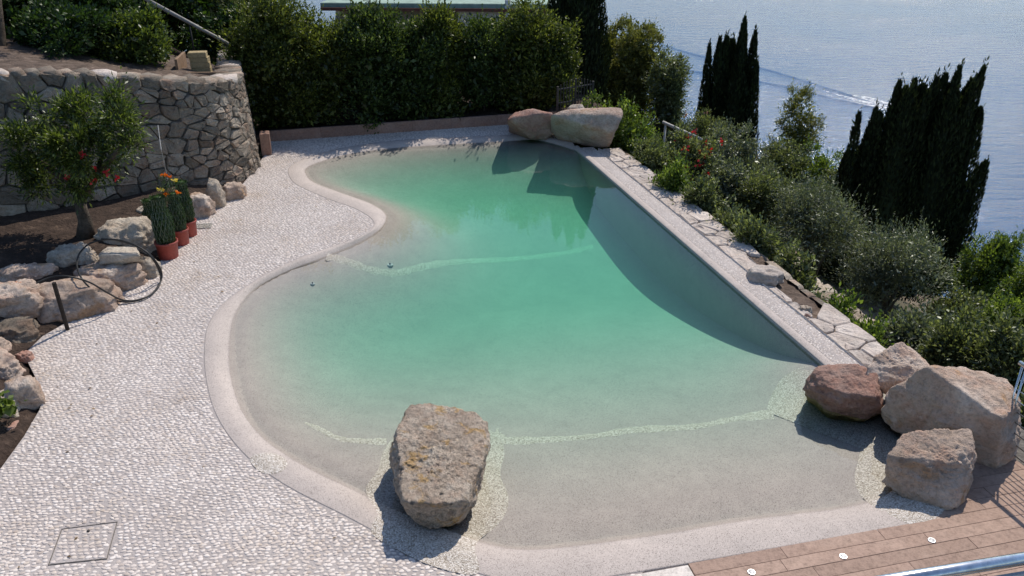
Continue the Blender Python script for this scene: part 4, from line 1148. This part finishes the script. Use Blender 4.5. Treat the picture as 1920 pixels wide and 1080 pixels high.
def at_Y(px, Yd, py_top, wpx):
    z_ = -3.0
    for _ in range(8):
        zc_ = Yd * math.cos(PITCH) - (z_ - CAMH) * math.sin(PITCH); x_ = (px - 960) / FPX * (Yd * math.cos(PITCH) - (D(px, py_top + 60, Yd)[2] - CAMH) * math.sin(PITCH)); z_ = float(zt(np.array([x_]), np.array([Yd]))[0])
    zc_ = Yd * math.cos(PITCH) - (D(px, py_top + 60, Yd)[2] - CAMH) * math.sin(PITCH)
    return np.array([x_, Yd, z_]), wpx / FPX * zc_, D(px, py_top, Yd)[2] - z_
# hedge behind the pool: a row of laurels
hg = 'laurel shrubs of the hedge behind the pool'
ordn = ['first hedge shrub, tallest, right beside the stone wall', 'second hedge shrub from the stone wall', 'third hedge shrub from the stone wall', 'fourth hedge shrub from the stone wall, in front of the green roof', 'fifth hedge shrub from the stone wall', 'sixth hedge shrub, thin with white wall showing through', 'last hedge shrub above the reddish far boulder, bright green on its right side']
hs = [(505, -5, 165), (605, 34, 130), (690, 20, 125), (765, 34, 120), (838, 24, 110), (905, 40, 95), (1000, 14, 165)]
for k, ((px, pt, wp), lb) in enumerate(zip(hs, ordn)):
    p_ = A + dd * ((px - 503) / (1060 - 503) * LL * 1.0) + nn * (.75 + .15 * (k % 2))
    zc_ = p_[1] * math.cos(PITCH) + 3.5 * math.sin(PITCH); xx = (px - 960) / FPX * zc_
    q = np.array([xx, p_[1] + 0, .14]); h = D(px, pt, p_[1])[2] - .14
    plant('shrub', 'hedge_shrub', q, wp / FPX * zc_ * 1.12, h, lb, 'hedge', hg, 300 + k, 26000 if k != 5 else 12000, 'laurel_b' if k in (2, 3, 5) else 'laurel', .085, .038, 1.7, 0, 22, .2, 0, .5, shoots=200, zr=(.1, .84))
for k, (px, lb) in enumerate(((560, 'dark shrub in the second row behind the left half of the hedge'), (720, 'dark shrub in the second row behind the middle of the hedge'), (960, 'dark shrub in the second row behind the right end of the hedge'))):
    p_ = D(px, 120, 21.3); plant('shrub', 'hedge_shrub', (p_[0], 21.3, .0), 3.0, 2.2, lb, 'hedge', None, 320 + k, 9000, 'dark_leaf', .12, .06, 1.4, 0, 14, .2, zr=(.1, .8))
p_ = D(1046, 150, 20.3)
plant('shrub', 'hedge_shrub', (p_[0], 20.3, .1), 1.1, D(1046, 85, 20.3)[2] - .1, 'low leafy shrub at the right end of the hedge by the iron gate', 'hedge', hg, 309, 8000, 'laurel', .08, .035, 1.2, 0, 8, .15, shoots=60)

# pomegranate tree in the left bed
pm = G(158, 434, .38); pe = empty('pomegranate_tree', pm); r = np.random.default_rng(401); mb = MB()
up = lambda px, py, dy=0: D(px, py, pm[1] + dy)
fk = up(150, 378)
mb.tube([pm - [0, 0, .1], up(160, 415), up(153, 395), fk], [.14, .1, .088, .08], 10)
br = [[fk, up(170, 350, -.05), up(184, 325, -.1), up(195, 270, -.1), up(205, 215, .1)], [fk, up(138, 352, .1), up(122, 335, .15), up(105, 290, .2), up(85, 240, .2)], [up(184, 325, -.1), up(215, 290, -.3), up(240, 255, -.3)], [up(122, 335, .15), up(85, 310, .1), up(50, 280, 0)], [up(138, 352, .1), up(148, 300, .4), up(150, 240, .5), up(165, 190, .5)]]
for b in br: mb.tube(b, np.linspace(.062, .014, len(b)), 7)
mb.build('trunk', M['bark'], pe, True)
VV = []; FF = []; off = 0
blobs = [(95, 215, .1, 62, 42), (60, 255, 0, 60, 45), (120, 260, -.2, 75, 50), (170, 225, .2, 60, 45), (215, 195, .1, 38, 45), (225, 235, -.2, 38, 40), (165, 285, -.2, 70, 45), (95, 312, .1, 78, 44), (140, 345, -.2, 55, 22), (70, 350, .1, 40, 22), (210, 290, -.2, 40, 26), (55, 325, .2, 40, 26), (245, 265, -.3, 30, 22), (190, 325, -.2, 35, 18), (40, 300, 0, 30, 30), (255, 240, -.2, 18, 18), (150, 195, .3, 40, 25)]
pxm = (pm[1] * math.cos(PITCH) + 4 * math.sin(PITCH)) / FPX
for bx_, by_, dy, rw_, rh in blobs:
    c = up(bx_, by_, dy); m = int(rw_ * rh * .5); ncl = 9; cd = sph(ncl, r); cp = c + cd * np.array([rw_ * pxm * .8, rw_ * pxm * .8, rh * pxm * .8]) * r.uniform(.45, 1, ncl)[:, None]
    k = r.integers(0, ncl, m); o_ = r.normal(0, .085, (m, 3)); P = cp[k] + o_; dv = cd[k] * .5 + o_ * 6 + sph(m, r) * .5; dv[:, 2] += .1
    V, F = leaves(P, dv, sph(m, r) * .7 + [0, 0, .8], .085 * r.uniform(.6, 1.3, m), .024 * r.uniform(.7, 1.3, m)); VV.append(V); FF.append(F + off); off += len(V)
mk('crown', np.vstack(VV), np.vstack(FF), M['pome'], pe)
for px, py, dy in ((201, 323, -.45), (176, 338, -.4), (125, 334, -.3), (155, 290, -.5), (219, 336, -.4), (180, 316, -.4)):
    c = up(px, py, dy); m = 9; o_ = r.normal(0, .02, (m, 3)); V, F = leaves(c + o_, o_ + [0, 0, .01], sph(m, r), .05, .04); mk('flower', V, F, M['red_petal'], pe)
tag(pe, 'forked dark trunked pomegranate tree with small red flowers in the left bed', 'tree')
# leafy branch ends at the left picture edge
plant('shrub', 'leafy_shrub', (D(-52, 300, 12.2)[0], 12.2, .4), 1.0, D(-15, 168, 12.2)[2] - .4, 'leafy shrub reaching in at the left picture edge beside the pomegranate', 'shrub', None, 402, 3600, 'bright_leaf', .10, .034, 1.0, .5, 8, .16, shell=.5, shoots=40)
p_ = G(18, 800, .02); plant('shrub', 'leafy_shrub', (p_[0] - .05, p_[1], .0), .34, .42, 'small green leaved plant between the whitish rocks at left edge', 'plant', None, 403, 130, 'bright_leaf', .075, .055, .3, .2, 4, .07)

# shrubs and trees on the upper left slope
def up_plant(px, Y, pt, pb, wp, label, seed, n, mat='dark_leaf', L=.09, W=.04, kind='shrub', cat='shrub', name='slope_shrub', **kw):
    P = D(px, pb, Y); zc_ = P[1] * math.cos(PITCH) - (P[2] - CAMH) * math.sin(PITCH)
    dd_ = np.hypot(HILL[:, 0] - P[0], HILL[:, 1] - P[1]); j_ = int(dd_.argmin())
    if dd_[j_] < 1.2: P[2] = HILL[j_, 2] - .03
    return plant(kind, name, P, wp / FPX * zc_, D(px, pt, Y)[2] - P[2], label, cat, None, seed, n, mat, L, W, **kw)
up_plant(255, 16.6, 28, 118, 120, 'bright leaved shrub overhanging the soil above the stone wall', 411, 15000, 'pome', .085, .04, lobes=16, shoots=60, zr=(.1, .8))
up_plant(160, 17.6, -60, 112, 190, 'large dark shrub above the middle of the stone wall', 412, 20000, lobes=18, zr=(.1, .8))
up_plant(140, 16.0, 15, 104, 190, 'low dark shrub spilling over the mulch in front of the large dark shrub', 419, 12000, lobes=14, zr=(.1, .8))
up_plant(50, 17.2, -70, 100, 190, 'dark shrub above the left end of the stone wall', 413, 20000, lobes=18, zr=(.1, .8))
up_plant(110, 21, -160, 60, 300, 'tall dark tree crown behind the upper left shrubs', 414, 14000, 'dark_leaf', .12, .05, lobes=12)
up_plant(320, 22.3, -60, 135, 190, 'dark shrub behind the sloping stair rail', 415, 15000, 'dark_leaf', .11, .05, lobes=16, zr=(.1, .8))
up_plant(400, 23.5, -100, 100, 190, 'loose dark shrub between stair rail and hedge', 416, 9000, 'shrub', .11, .045, lobes=10, shell=.6)
up_plant(425, 21.8, 10, 125, 130, 'small dark shrub at the foot of the stair rail', 417, 6000, 'dark_leaf', .09, .045, lobes=8)
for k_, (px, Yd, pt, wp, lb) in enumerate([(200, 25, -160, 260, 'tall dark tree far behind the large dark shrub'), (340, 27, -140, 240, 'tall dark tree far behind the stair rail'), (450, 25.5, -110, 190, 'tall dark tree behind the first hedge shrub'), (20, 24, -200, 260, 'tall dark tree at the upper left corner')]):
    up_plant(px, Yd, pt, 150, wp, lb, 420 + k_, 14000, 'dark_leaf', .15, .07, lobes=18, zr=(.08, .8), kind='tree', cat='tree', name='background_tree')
t0 = D(-6, 108, 15.3); tt = empty('tree_stem', t0); MB().tube([t0 - [0, 0, .3], D(-2, 75, 15.4), D(-4, 40, 15.5), D(-12, -40, 15.6)], [.17, .12, .10, .09], 10).build('trunk', M['bark'], tt, True)
VV, FF = bush_leaves(2.2, 2.2, 1.6, 3000, np.random.default_rng(418), .1, .045, 8); mk('crown', VV + D(-14, -60, 15.6), FF, M['dark_leaf'], tt)
tag(tt, 'slim tree trunk standing on the mulch at the left picture edge', 'tree')

# tuff blocks, boards, stair rail behind the wall
bc = D(380, 141, 17.0); bz = bc[2]
MB().box((bc[0] + .1, bc[1] - .05, bz - .33), (1.0, .7, .6), R(6), .01).build('block_plinth', M['concrete']).__setitem__('label', 'low concrete ledge carrying the yellow blocks behind the wall')
bpy.data.objects['block_plinth']['category'] = 'ledge'
lbs = ['lowest block of the yellow tuff stack', 'second block from below in the yellow tuff stack', 'third block from below in the yellow tuff stack', 'fourth block from below in the yellow tuff stack', 'topmost block of the yellow tuff stack, set slightly left']
for k, lb in enumerate(lbs):
    tag(MB().box((bc[0] - .004 * k + (-.02 if k == 4 else .0), bc[1] + .01 * (k % 2), bz - .03 + .1 * k + .05), (.37 - .02 * (k > 2), .24, .097), R(8 + 3 * (k % 3)), .01).build('tuff_block', M['tuff']), lb, 'block', 'stack of yellow tuff blocks')
bo = empty('board_edging', D(333, 138, 16.7)); a_ = D(332, 140, 16.7)
MB().box(a_ + [0, .3, .1], (.05, .9, .45), R(10), .004).build('board', M['wood'], bo); MB().box(D(378, 141, 16.5) + [0, 0, -.02], (1.05, .05, .16), R(4), .004).build('board', M['wood'], bo)
tag(bo, 'brown wooden boards edging the soil beside the yellow blocks', 'board')
s0, s1 = D(262, -8, 20.0), D(472, 106, 21.2); sr = empty('stair_rail', s1)
MB().tube([s0, s1], .045, 8).build('handrail', M['concrete'], sr, True)
for t_ in (.1, .42, .74, .97):
    p_ = s0 + (s1 - s0) * t_; MB().tube([p_, p_ - [0, 0, .9]], .02, 6).build('baluster', M['iron'], sr, True)
d_ = s1 - s0; MB().tube([s0 - [0, 0, .95], s1 - [0, 0, .95]], .09, 6).build('string', M['soil'], sr, True)
tag(sr, 'pale sloping stair handrail in the dark shrubs at upper left', 'railing')
# thin cane in front of the wall
tag(MB().tube([G(318, 352, .4), D(302, 280, 13.3), D(296, 235, 13.6)], .007, 6).build('cane', M['pale_pipe']), 'thin pale cane leaning against the stone wall behind the pots', 'cane')

# ------------------------------------------------------------------ potted plants
def potted(px, py, rad, hp, top_py, label, seed, n=2600, flowers=()):
    r = np.random.default_rng(seed); c = G(px, py); e = empty('potted_plant', c)
    MB().lathe(c, [(rad * .84, 0), (rad * .86, .01), (rad * .97, hp * .86), (rad * 1.04, hp * .87), (rad * 1.05, hp), (rad * .98, hp), (rad * .93, hp * .9), (.01, hp * .9)], 28).build('pot', M['pot'], e, True)
    H = D(px, top_py, c[1])[2]; prof = [(0, .72), (.12, .86), (.35, .92), (.55, .86), (.75, .6), (.88, .58), (1, .7)]
    pf = lambda t: rad * np.interp(t, [p[0] for p in prof], [p[1] for p in prof])
    t_ = r.uniform(0, 1, n); a = r.uniform(0, 2 * math.pi, n); rr = pf(t_) * np.sqrt(r.uniform(.25, .95, n))
    P = np.stack([c[0] + np.cos(a) * rr, c[1] + np.sin(a) * rr, hp * .9 + t_ * (H - hp)], 1)
    dv = np.stack([np.cos(a) * .3, np.sin(a) * .3, np.ones(n) * .7], 1) + sph(n, r) * .7
    V, F = leaves(P, dv, np.stack([np.cos(a), np.sin(a), 0 * a], 1) + sph(n, r) * .4, .08 * r.uniform(.6, 1.4, n), .016 * r.uniform(.7, 1.4, n))
    st = MB().lathe(c + [0, 0, hp * .9], [(float(pf(t)) * .72, t * (H - hp)) for t in np.linspace(0, 1, 9)], 12)
    f_ = mk('foliage', V, F, M['netted'], e); mk('inner_foliage', np.array(st.V), st.F, M['netted'], e, True)
    # plastic net sleeve: criss-cross threads
    nb = MB(); m = 16
    for s in (-1, 1):
        for k in range(m):
            pts = []
            for q in range(15):
                t = q / 14; aa = 2 * math.pi * k / m + s * t * 1.5; R_ = float(pf(np.array([t]))[0]) * 1.02; pts.append((c[0] + math.cos(aa) * R_, c[1] + math.sin(aa) * R_, hp * .88 + t * (H - hp)))
            nb.tube(pts, .0022, 3, False)
    nb.build('net_sleeve', M['net'], e)
    for fx, fy, mt, sz in flowers:
        p1 = D(fx, fy, c[1] - .02); st_ = np.array([c[0] + (p1[0] - c[0]) * .4, c[1], H - .1])
        fl = MB().tube([st_, (st_ + p1) / 2 + [0, 0, .02], p1], [.006, .005, .004], 5).build('flower_stem', M['netted'], e)
        m = 22; o_ = r.normal(0, 1, (m, 3)) * np.array([sz, sz, sz * .55]); V, F = leaves(p1 + o_, o_ / sz * .6 + sph(m, r) * .4 + [0, 0, .5], sph(m, r), .04 if mt != 'netted' else .08, .028 if mt != 'netted' else .010); mk('flower', V, F, M[mt], e)
    tag(e, label, 'potted plant', 'netted plants in red plastic pots'); return e
potted(293, 452, .14, .24, 372, 'dark netted plant standing behind the front pot', 502)
potted(356, 441, .135, .26, 338, 'netted plant in the rear red pot without flowers', 503)
potted(341, 457, .135, .26, 360, 'netted plant in the middle red pot half hidden by the front one', 504)
potted(317, 482, .165, .27, 366, 'tall netted plant in the front red pot with orange and yellow flowers', 501, 4200,
       [(309, 328, 'orange_petal', .022), (317, 331, 'orange_petal', .012), (328, 338, 'yellow_petal', .018), (298, 354, 'yellow_petal', .018), (306, 356, 'yellow_petal', .014), (333, 361, 'orange_petal', .018), (311, 364, 'orange_petal', .014), (322, 345, 'netted', .05), (302, 340, 'netted', .05), (312, 350, 'netted', .07), (326, 354, 'netted', .06), (318, 338, 'netted', .05), (306, 332, 'netted', .04)])

# ------------------------------------------------------------------ gate, pipe, neighbour house
ga = D(1045, 205, 18.9); gb = D(1110, 205, 19.5); gt = empty('iron_gate', (ga[0], ga[1], 0))
gz0, gz1 = ga[2] - .3, D(1045, 158, 18.9)[2]
for t_ in np.linspace(0, 1, 13):
    p_ = ga + (gb - ga) * t_; th = .03 if t_ in (0.0, 1.0) or abs(t_ - .5) < .01 else .012
    MB().tube([(p_[0], p_[1], gz0), (p_[0], p_[1], gz1 - .05 + .12 * math.sin(t_ * math.pi))], th, 6).build('bar', M['iron'], gt)
for zz in (gz0 + .12, (gz0 + gz1) / 2, gz1 - .12): MB().tube([(ga[0], ga[1], zz), (gb[0], gb[1], zz)], .016, 6).build('rail', M['iron'], gt)
tag(gt, 'dark iron bar gate behind the big far boulder', 'gate')
pp = empty('pipe_rail', D(1300, 252, 21)); MB().tube([D(1243, 229, 21.4), D(1316, 262, 20.6)], .045, 8).build('pipe', M['pale_pipe'], pp, True)
for q in ((1248, 231, 21.35), (1308, 258, 20.7)): b_ = D(*q); MB().tube([b_, (b_[0], b_[1], float(zt(np.array([b_[0]]), np.array([b_[1]]))[0]) - .2)], .03, 6).build('post', M['pale_pipe'], pp, True)
tag(pp, 'pale sloping pipe handrail in the shrubs right of the far boulder', 'railing')

hb = empty('neighbour_house', (-2.5, 31, -3)); zr_ = D(750, 10, 30.0)[2]
MB().box((-1.9, 34.3, zr_ - 1.72), (8.2, 7.4, 3.2), R(-3)).build('wall', M['plaster'], hb)
MB().box((-1.9, 34.2, zr_ - .02), (9.2, 8.4, .16), R(-3), .02).build('roof', M['green_roof'], hb)
MB().box((-1.9 - .2, 29.93, zr_ - .14), (9.2, .12, .1), R(-3)).build('gutter', M['gutter'], hb)
for wx in (-4.8, -2.9, 1.0): 
    wv = MB().box((wx, 30.48, zr_ - 1.3), (.9, .1, 1.2), R(-3)).build('window', M['white_paint'], hb); MB().box((wx, 30.41, zr_ - 1.3), (.72, .04, 1.02), R(-3)).build('pane', M['window_glass'], wv)
MB().box((-1.15, 30.3, zr_ - 1.25), (1.5, .22, 2.1), R(-3), .01).build('white_pillar', M['white_paint'], hb)
MB().box((-.15, 29.9, zr_ - .9), (.18, .18, 2.2), R(-3), .01).build('post', M['white_paint'], hb)
tag(hb, 'low neighbouring house with pale green flat roof behind the hedge', 'house')

# ------------------------------------------------------------------ hillside plants to the right
sg = 'garden shrubs on the slope below the pool'
# dark cypress cut off by the top of the picture
P = D(1078, 160, 23); P[2] -= .8
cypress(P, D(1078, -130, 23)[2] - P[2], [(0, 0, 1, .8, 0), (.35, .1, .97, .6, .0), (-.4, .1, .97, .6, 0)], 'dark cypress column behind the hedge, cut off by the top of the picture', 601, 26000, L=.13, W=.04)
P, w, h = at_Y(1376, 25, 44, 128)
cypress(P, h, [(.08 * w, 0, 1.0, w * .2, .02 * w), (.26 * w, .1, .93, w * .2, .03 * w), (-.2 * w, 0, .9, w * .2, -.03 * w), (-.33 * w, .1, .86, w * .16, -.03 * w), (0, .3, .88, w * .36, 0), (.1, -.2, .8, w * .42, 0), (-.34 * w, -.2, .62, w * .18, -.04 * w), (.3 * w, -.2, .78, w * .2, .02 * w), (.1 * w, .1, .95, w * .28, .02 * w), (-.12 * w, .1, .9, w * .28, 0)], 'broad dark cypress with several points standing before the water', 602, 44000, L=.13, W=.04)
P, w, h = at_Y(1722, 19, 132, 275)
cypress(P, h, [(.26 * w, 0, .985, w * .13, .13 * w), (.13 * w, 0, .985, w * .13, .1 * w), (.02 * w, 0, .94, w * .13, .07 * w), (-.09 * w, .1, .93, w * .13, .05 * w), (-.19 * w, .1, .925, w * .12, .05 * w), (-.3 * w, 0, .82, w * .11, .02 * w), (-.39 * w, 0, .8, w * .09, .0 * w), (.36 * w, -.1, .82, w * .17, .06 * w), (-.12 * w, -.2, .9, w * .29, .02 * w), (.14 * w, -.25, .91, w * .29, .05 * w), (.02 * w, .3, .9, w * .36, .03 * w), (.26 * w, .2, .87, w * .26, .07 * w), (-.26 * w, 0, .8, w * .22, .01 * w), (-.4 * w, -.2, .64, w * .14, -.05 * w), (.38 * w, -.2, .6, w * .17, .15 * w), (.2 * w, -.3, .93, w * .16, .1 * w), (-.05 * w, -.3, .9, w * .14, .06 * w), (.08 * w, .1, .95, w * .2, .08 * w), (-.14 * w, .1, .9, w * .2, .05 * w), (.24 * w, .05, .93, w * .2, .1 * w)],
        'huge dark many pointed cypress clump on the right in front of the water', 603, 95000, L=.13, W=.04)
def slope(kind, name, px, Yd, pt, wp, label, cat, seed, n, mat, L=.08, W=.035, group=sg, **kw):
    P, w, h = at_Y(px, Yd, pt, wp); h = max(h, .3)
    return plant(kind, name, P, w, h, label, cat, group, seed, n, mat, L, W, **kw)
tg = 'trees on the slope below the pool'
slope('tree', 'golden_conifer', 1196, 24.5, 50, 120, 'rounded golden green conifer, largest of three beside the dark cypress', 'tree', 611, 26000, 'thuja', .09, .035, tg, trunk=.05, lobes=24, clump=.14, zr=(.1, .8))
slope('tree', 'golden_conifer', 1150, 25.5, 36, 95, 'golden green conifer touching the dark cypress column', 'tree', 612, 18000, 'thuja', .09, .035, tg, trunk=.05, lobes=18, clump=.14, zr=(.1, .8))
slope('tree', 'grey_tree', 1248, 23.5, 104, 85, 'small greyish green tree at the lower right of the golden conifers', 'tree', 613, 16000, 'shrub', .08, .035, tg, trunk=.05, lobes=16, clump=.14, zr=(.1, .8))
slope('tree', 'young_conifer', 1483, 24, 176, 115, 'pointed green conifer between the two dark cypresses', 'tree', 614, 18000, 'thuja', .08, .03, tg, trunk=.04, lobes=18, shoots=60, zr=(.1, .8))
slope('tree', 'olive_tree', 1545, 15.5, 345, 205, 'silver green olive tree in front of the huge cypress, left one', 'tree', 615, 17000, 'olive', .065, .016, tg, trunk=.2, lobes=18, clump=.2, shell=.6, bark='olive_bark', shoots=220)
slope('tree', 'olive_tree', 1680, 14, 418, 200, 'silver green olive tree with bent trunk at the foot of the huge cypress', 'tree', 616, 17000, 'olive', .065, .016, tg, trunk=.2, lobes=18, clump=.2, shell=.6, bark='olive_bark', shoots=220)
for i, a in enumerate([
    (1125, 18.9, 150, 110, 'light green feathery shrub right behind the big far boulder', 'bright_leaf', 14000, {}),
    (1190, 18.2, 190, 130, 'light green spreading shrub right of the big far boulder', 'bright_leaf', 15000, {}),
    (1225, 16.8, 262, 105, 'dark green shrub below the pale pipe handrail', 'shrub', 11000, {}),
    (1300, 22.5, 198, 150, 'pinkish flowering oleander behind the pipe handrail', 'shrub', 14000, dict(petals='pink_petal', npet=26)),
    (1285, 17.4, 246, 115, 'shrub with bright red flowers near the far end of the pool', 'shrub', 12000, dict(petals='red_petal', npet=34)),
    (1385, 21, 238, 160, 'grey green rounded shrub below the broad cypress', 'olive', 15000, {}),
    (1455, 21.5, 262, 130, 'green shrub below the pointed conifer', 'shrub', 12000, {}),
    (1350, 17.5, 288, 140, 'dense grey green shrub right of the red flowers', 'olive', 14000, {}),
    (1430, 17, 325, 140, 'dark shrub left of the left olive tree', 'shrub', 13000, {}),
    (1530, 21.5, 284, 130, 'green shrub with the water behind it left of the huge cypress', 'bright_leaf', 13000, {}),
    (1580, 20, 290, 90, 'small green shrub touching the left side of the huge cypress', 'shrub', 9000, {}),
    (1258, 14.9, 314, 80, 'bright green low shrub beside the far half of the overflow edge', 'bright_leaf', 8000, {}),
    (1312, 14.0, 350, 90, 'loose low shrub leaning on the middle of the overflow edge', 'shrub', 8000, {}),
    (1370, 13.0, 386, 95, 'dark low shrub beside the middle of the overflow edge', 'shrub', 8000, {}),
    (1425, 12.2, 424, 90, 'low shrub just above the large loose stone', 'shrub', 8000, {}),
    (1490, 11.6, 470, 80, 'low shrub right of the large loose stone', 'shrub', 6000, {}),
    (1562, 10.3, 572, 80, 'yellow green low shrub beside the small white loose stone', 'bright_leaf', 6000, {}),
    (1615, 9.8, 605, 75, 'yellow green low shrub near the perched boulder', 'bright_leaf', 6000, {}),
    (1850, 17, 442, 155, 'lush bright green shrub right of the huge cypress', 'bright_leaf', 17000, {}),
    (1925, 15.5, 490, 120, 'lush green shrub at the right picture edge by the water', 'bright_leaf', 12000, {}),
    (1800, 13.2, 552, 160, 'mid green shrub below the lush bright one', 'shrub', 14000, {}),
    (1895, 12.6, 562, 140, 'wide mid green shrub at the right picture edge', 'bright_leaf', 14000, {}),
    (1700, 11.4, 588, 120, 'grey green shrub behind the perched boulder', 'olive', 12000, {}),
    (1790, 10.4, 604, 150, 'green shrub just behind the largest pale boulder', 'shrub', 14000, {}),
    (1885, 9.8, 622, 130, 'green shrub behind the steel railing', 'shrub', 13000, {}),
    (1930, 8.0, 740, 100, 'low shrub seen between the bars of the steel railing', 'shrub', 8000, {})]):
    px, Yd, pt, wp, lb, mt, n, kw = a
    slope('shrub', 'flowering_shrub' if kw else 'garden_shrub', px, Yd, pt, wp, lb, 'shrub', 630 + i, n, mat=mt, lobes=16, shoots=50, zr=(.12, .8), **kw)

# stone edging of a lower path
pe_px = [(1468, 470), (1490, 505), (1512, 535), (1540, 560), (1575, 590), (1605, 612), (1632, 632), (1655, 650)]
C = catmull([T(*q) for q in pe_px], 6); ed = empty('path_edging', C[0]); acc = 0; k = 0
for i in range(0, len(C) - 1, 2):
    c = C[i]; dn = C[i + 1] - C[i]; dn = dn[:2] / np.linalg.norm(dn[:2]); sd = np.array([-dn[1], dn[0]]); pts = []
    for s in (-1, 1):
        for w in (-.2, .2):
            for zz in (-.35, .22): q = c[:2] + dn * s * .24 + sd * (w + random.uniform(-.05, .05)); pts.append((q[0], q[1], c[2] + zz + random.uniform(-.06, .06)))
    rock('stone', pts, M['pale_limestone'], parent=ed, sub=3, k=16, amp=.03, freq=3, seed=700 + i)
tag(ed, 'row of pale stones edging a lower path under the olive trees', 'edging')

# ------------------------------------------------------------------ steel railing at the deck's outer side
r0 = G(1890, 868)[:2]; rd = -E2
rl = empty('steel_railing', (*r0, 0)); top0 = 1.0
a0 = r0 - rd * .2; a1 = r0 + rd * 3.2
tp = lambda p, zz: (p[0], p[1], zz)
MB().tube([tp(a0, 1.02), tp(a1, 1.02)], .022, 12).build('handrail', M['steel'], rl, True)
for zz in np.linspace(.12, .86, 8): MB().tube([tp(a0 + rd * .06, zz), tp(a1, zz)], .006, 8).build('bar', M['steel'], rl, True)
for u in (.06, 1.2, 2.4):
    for s in (-.022, .022):
        p_ = a0 + rd * (u + s); MB().tube([tp(p_, -.05), tp(p_, 1.0)], .01, 8).build('post', M['steel'], rl, True)
tag(rl, 'stainless steel railing with thin bars at right of the boulders', 'railing')
# handrail of the terrace the picture was taken from
h0, h1 = G(1560, 1106, 3.0), G(2050, 1026, 3.0); hr = empty('terrace_railing', (h0[0], h0[1] - .05, 2.0)); dv = (h1 - h0) / np.linalg.norm(h1 - h0)
MB().tube([h0 - dv * .8, h1 + dv * .6], .021, 20).build('handrail', M['steel'], hr, True)
MB().tube([h0 - dv * .8 + [.0, -.04, -.09], h1 + dv * .6 + [0, -.04, -.09]], .012, 14).build('bar', M['steel'], hr, True)
m_ = (h0 + h1) / 2; MB().box(m_ + [0, -.03, -.36], (2.6, .012, .66), math.atan2(dv[1], dv[0])).build('panel', M['grey_panel'], hr)
for u in (-.6, .9): p_ = m_ + dv * u; MB().tube([p_, p_ - [0, 0, 1.0]], .016, 8).build('post', M['steel'], hr, True)
tag(hr, 'shiny steel handrail of the near terrace across the lower right corner', 'railing')
tag(MB().box((.4, .55, 1.9), (5.0, 3.0, .2), math.atan2(dv[1], dv[0]), .01).build('terrace', M['concrete']), 'terrace slab below the viewer', 'terrace', kind='structure')

# ------------------------------------------------------------------ boat wake on the lake
wk = empty('boat_wake', G(1655, 200, SEA_Z)); 
def wake_strip(name, pts, w, mat, z):
    C = catmull([G(px, py, SEA_Z)[:2] for px, py in pts], 10); W = np.interp(np.linspace(0, 1, len(C)), np.linspace(0, 1, len(w)), w); d = np.gradient(C, axis=0); d /= np.linalg.norm(d, axis=1)[:, None]; nn_ = np.stack([-d[:, 1], d[:, 0]], 1)
    V = []
    for i in range(len(C)):
        for s, zz in ((-1, 0), (-.3, 1), (.3, 1), (1, 0)): q = C[i] + nn_[i] * s * W[i] / 2; V.append((q[0], q[1], SEA_Z + .03 + z * zz))
    return mk(name, V, grid_faces(len(C), 4), mat, wk, True)
wake_strip('foam', [(1545, 170), (1580, 180), (1620, 191), (1672, 204)], [.4, 1.5, 3, 4.5], M['foam'], .05)
wake_strip('foam', [(1595, 178), (1625, 184), (1672, 199)], [.5, 4, 5], M['foam'], .06)
wake_strip('foam', [(1570, 185), (1620, 196), (1672, 208)], [.4, 1.2, 2], M['foam'], .06)
wake_strip('wave_ridge', [(1180, 60), (1300, 100), (1430, 128), (1500, 148), (1600, 180)], [4, 3.5, 3, 2.5, 1.5], M['sea'], .16)
wake_strip('wave_ridge', [(1270, 128), (1400, 148), (1480, 163), (1560, 183), (1640, 202)], [4, 3.5, 3, 2.5, 1.5], M['sea'], .18)
tag(wk, 'white foaming boat wake crossing the lake left of the huge cypress', 'wake')
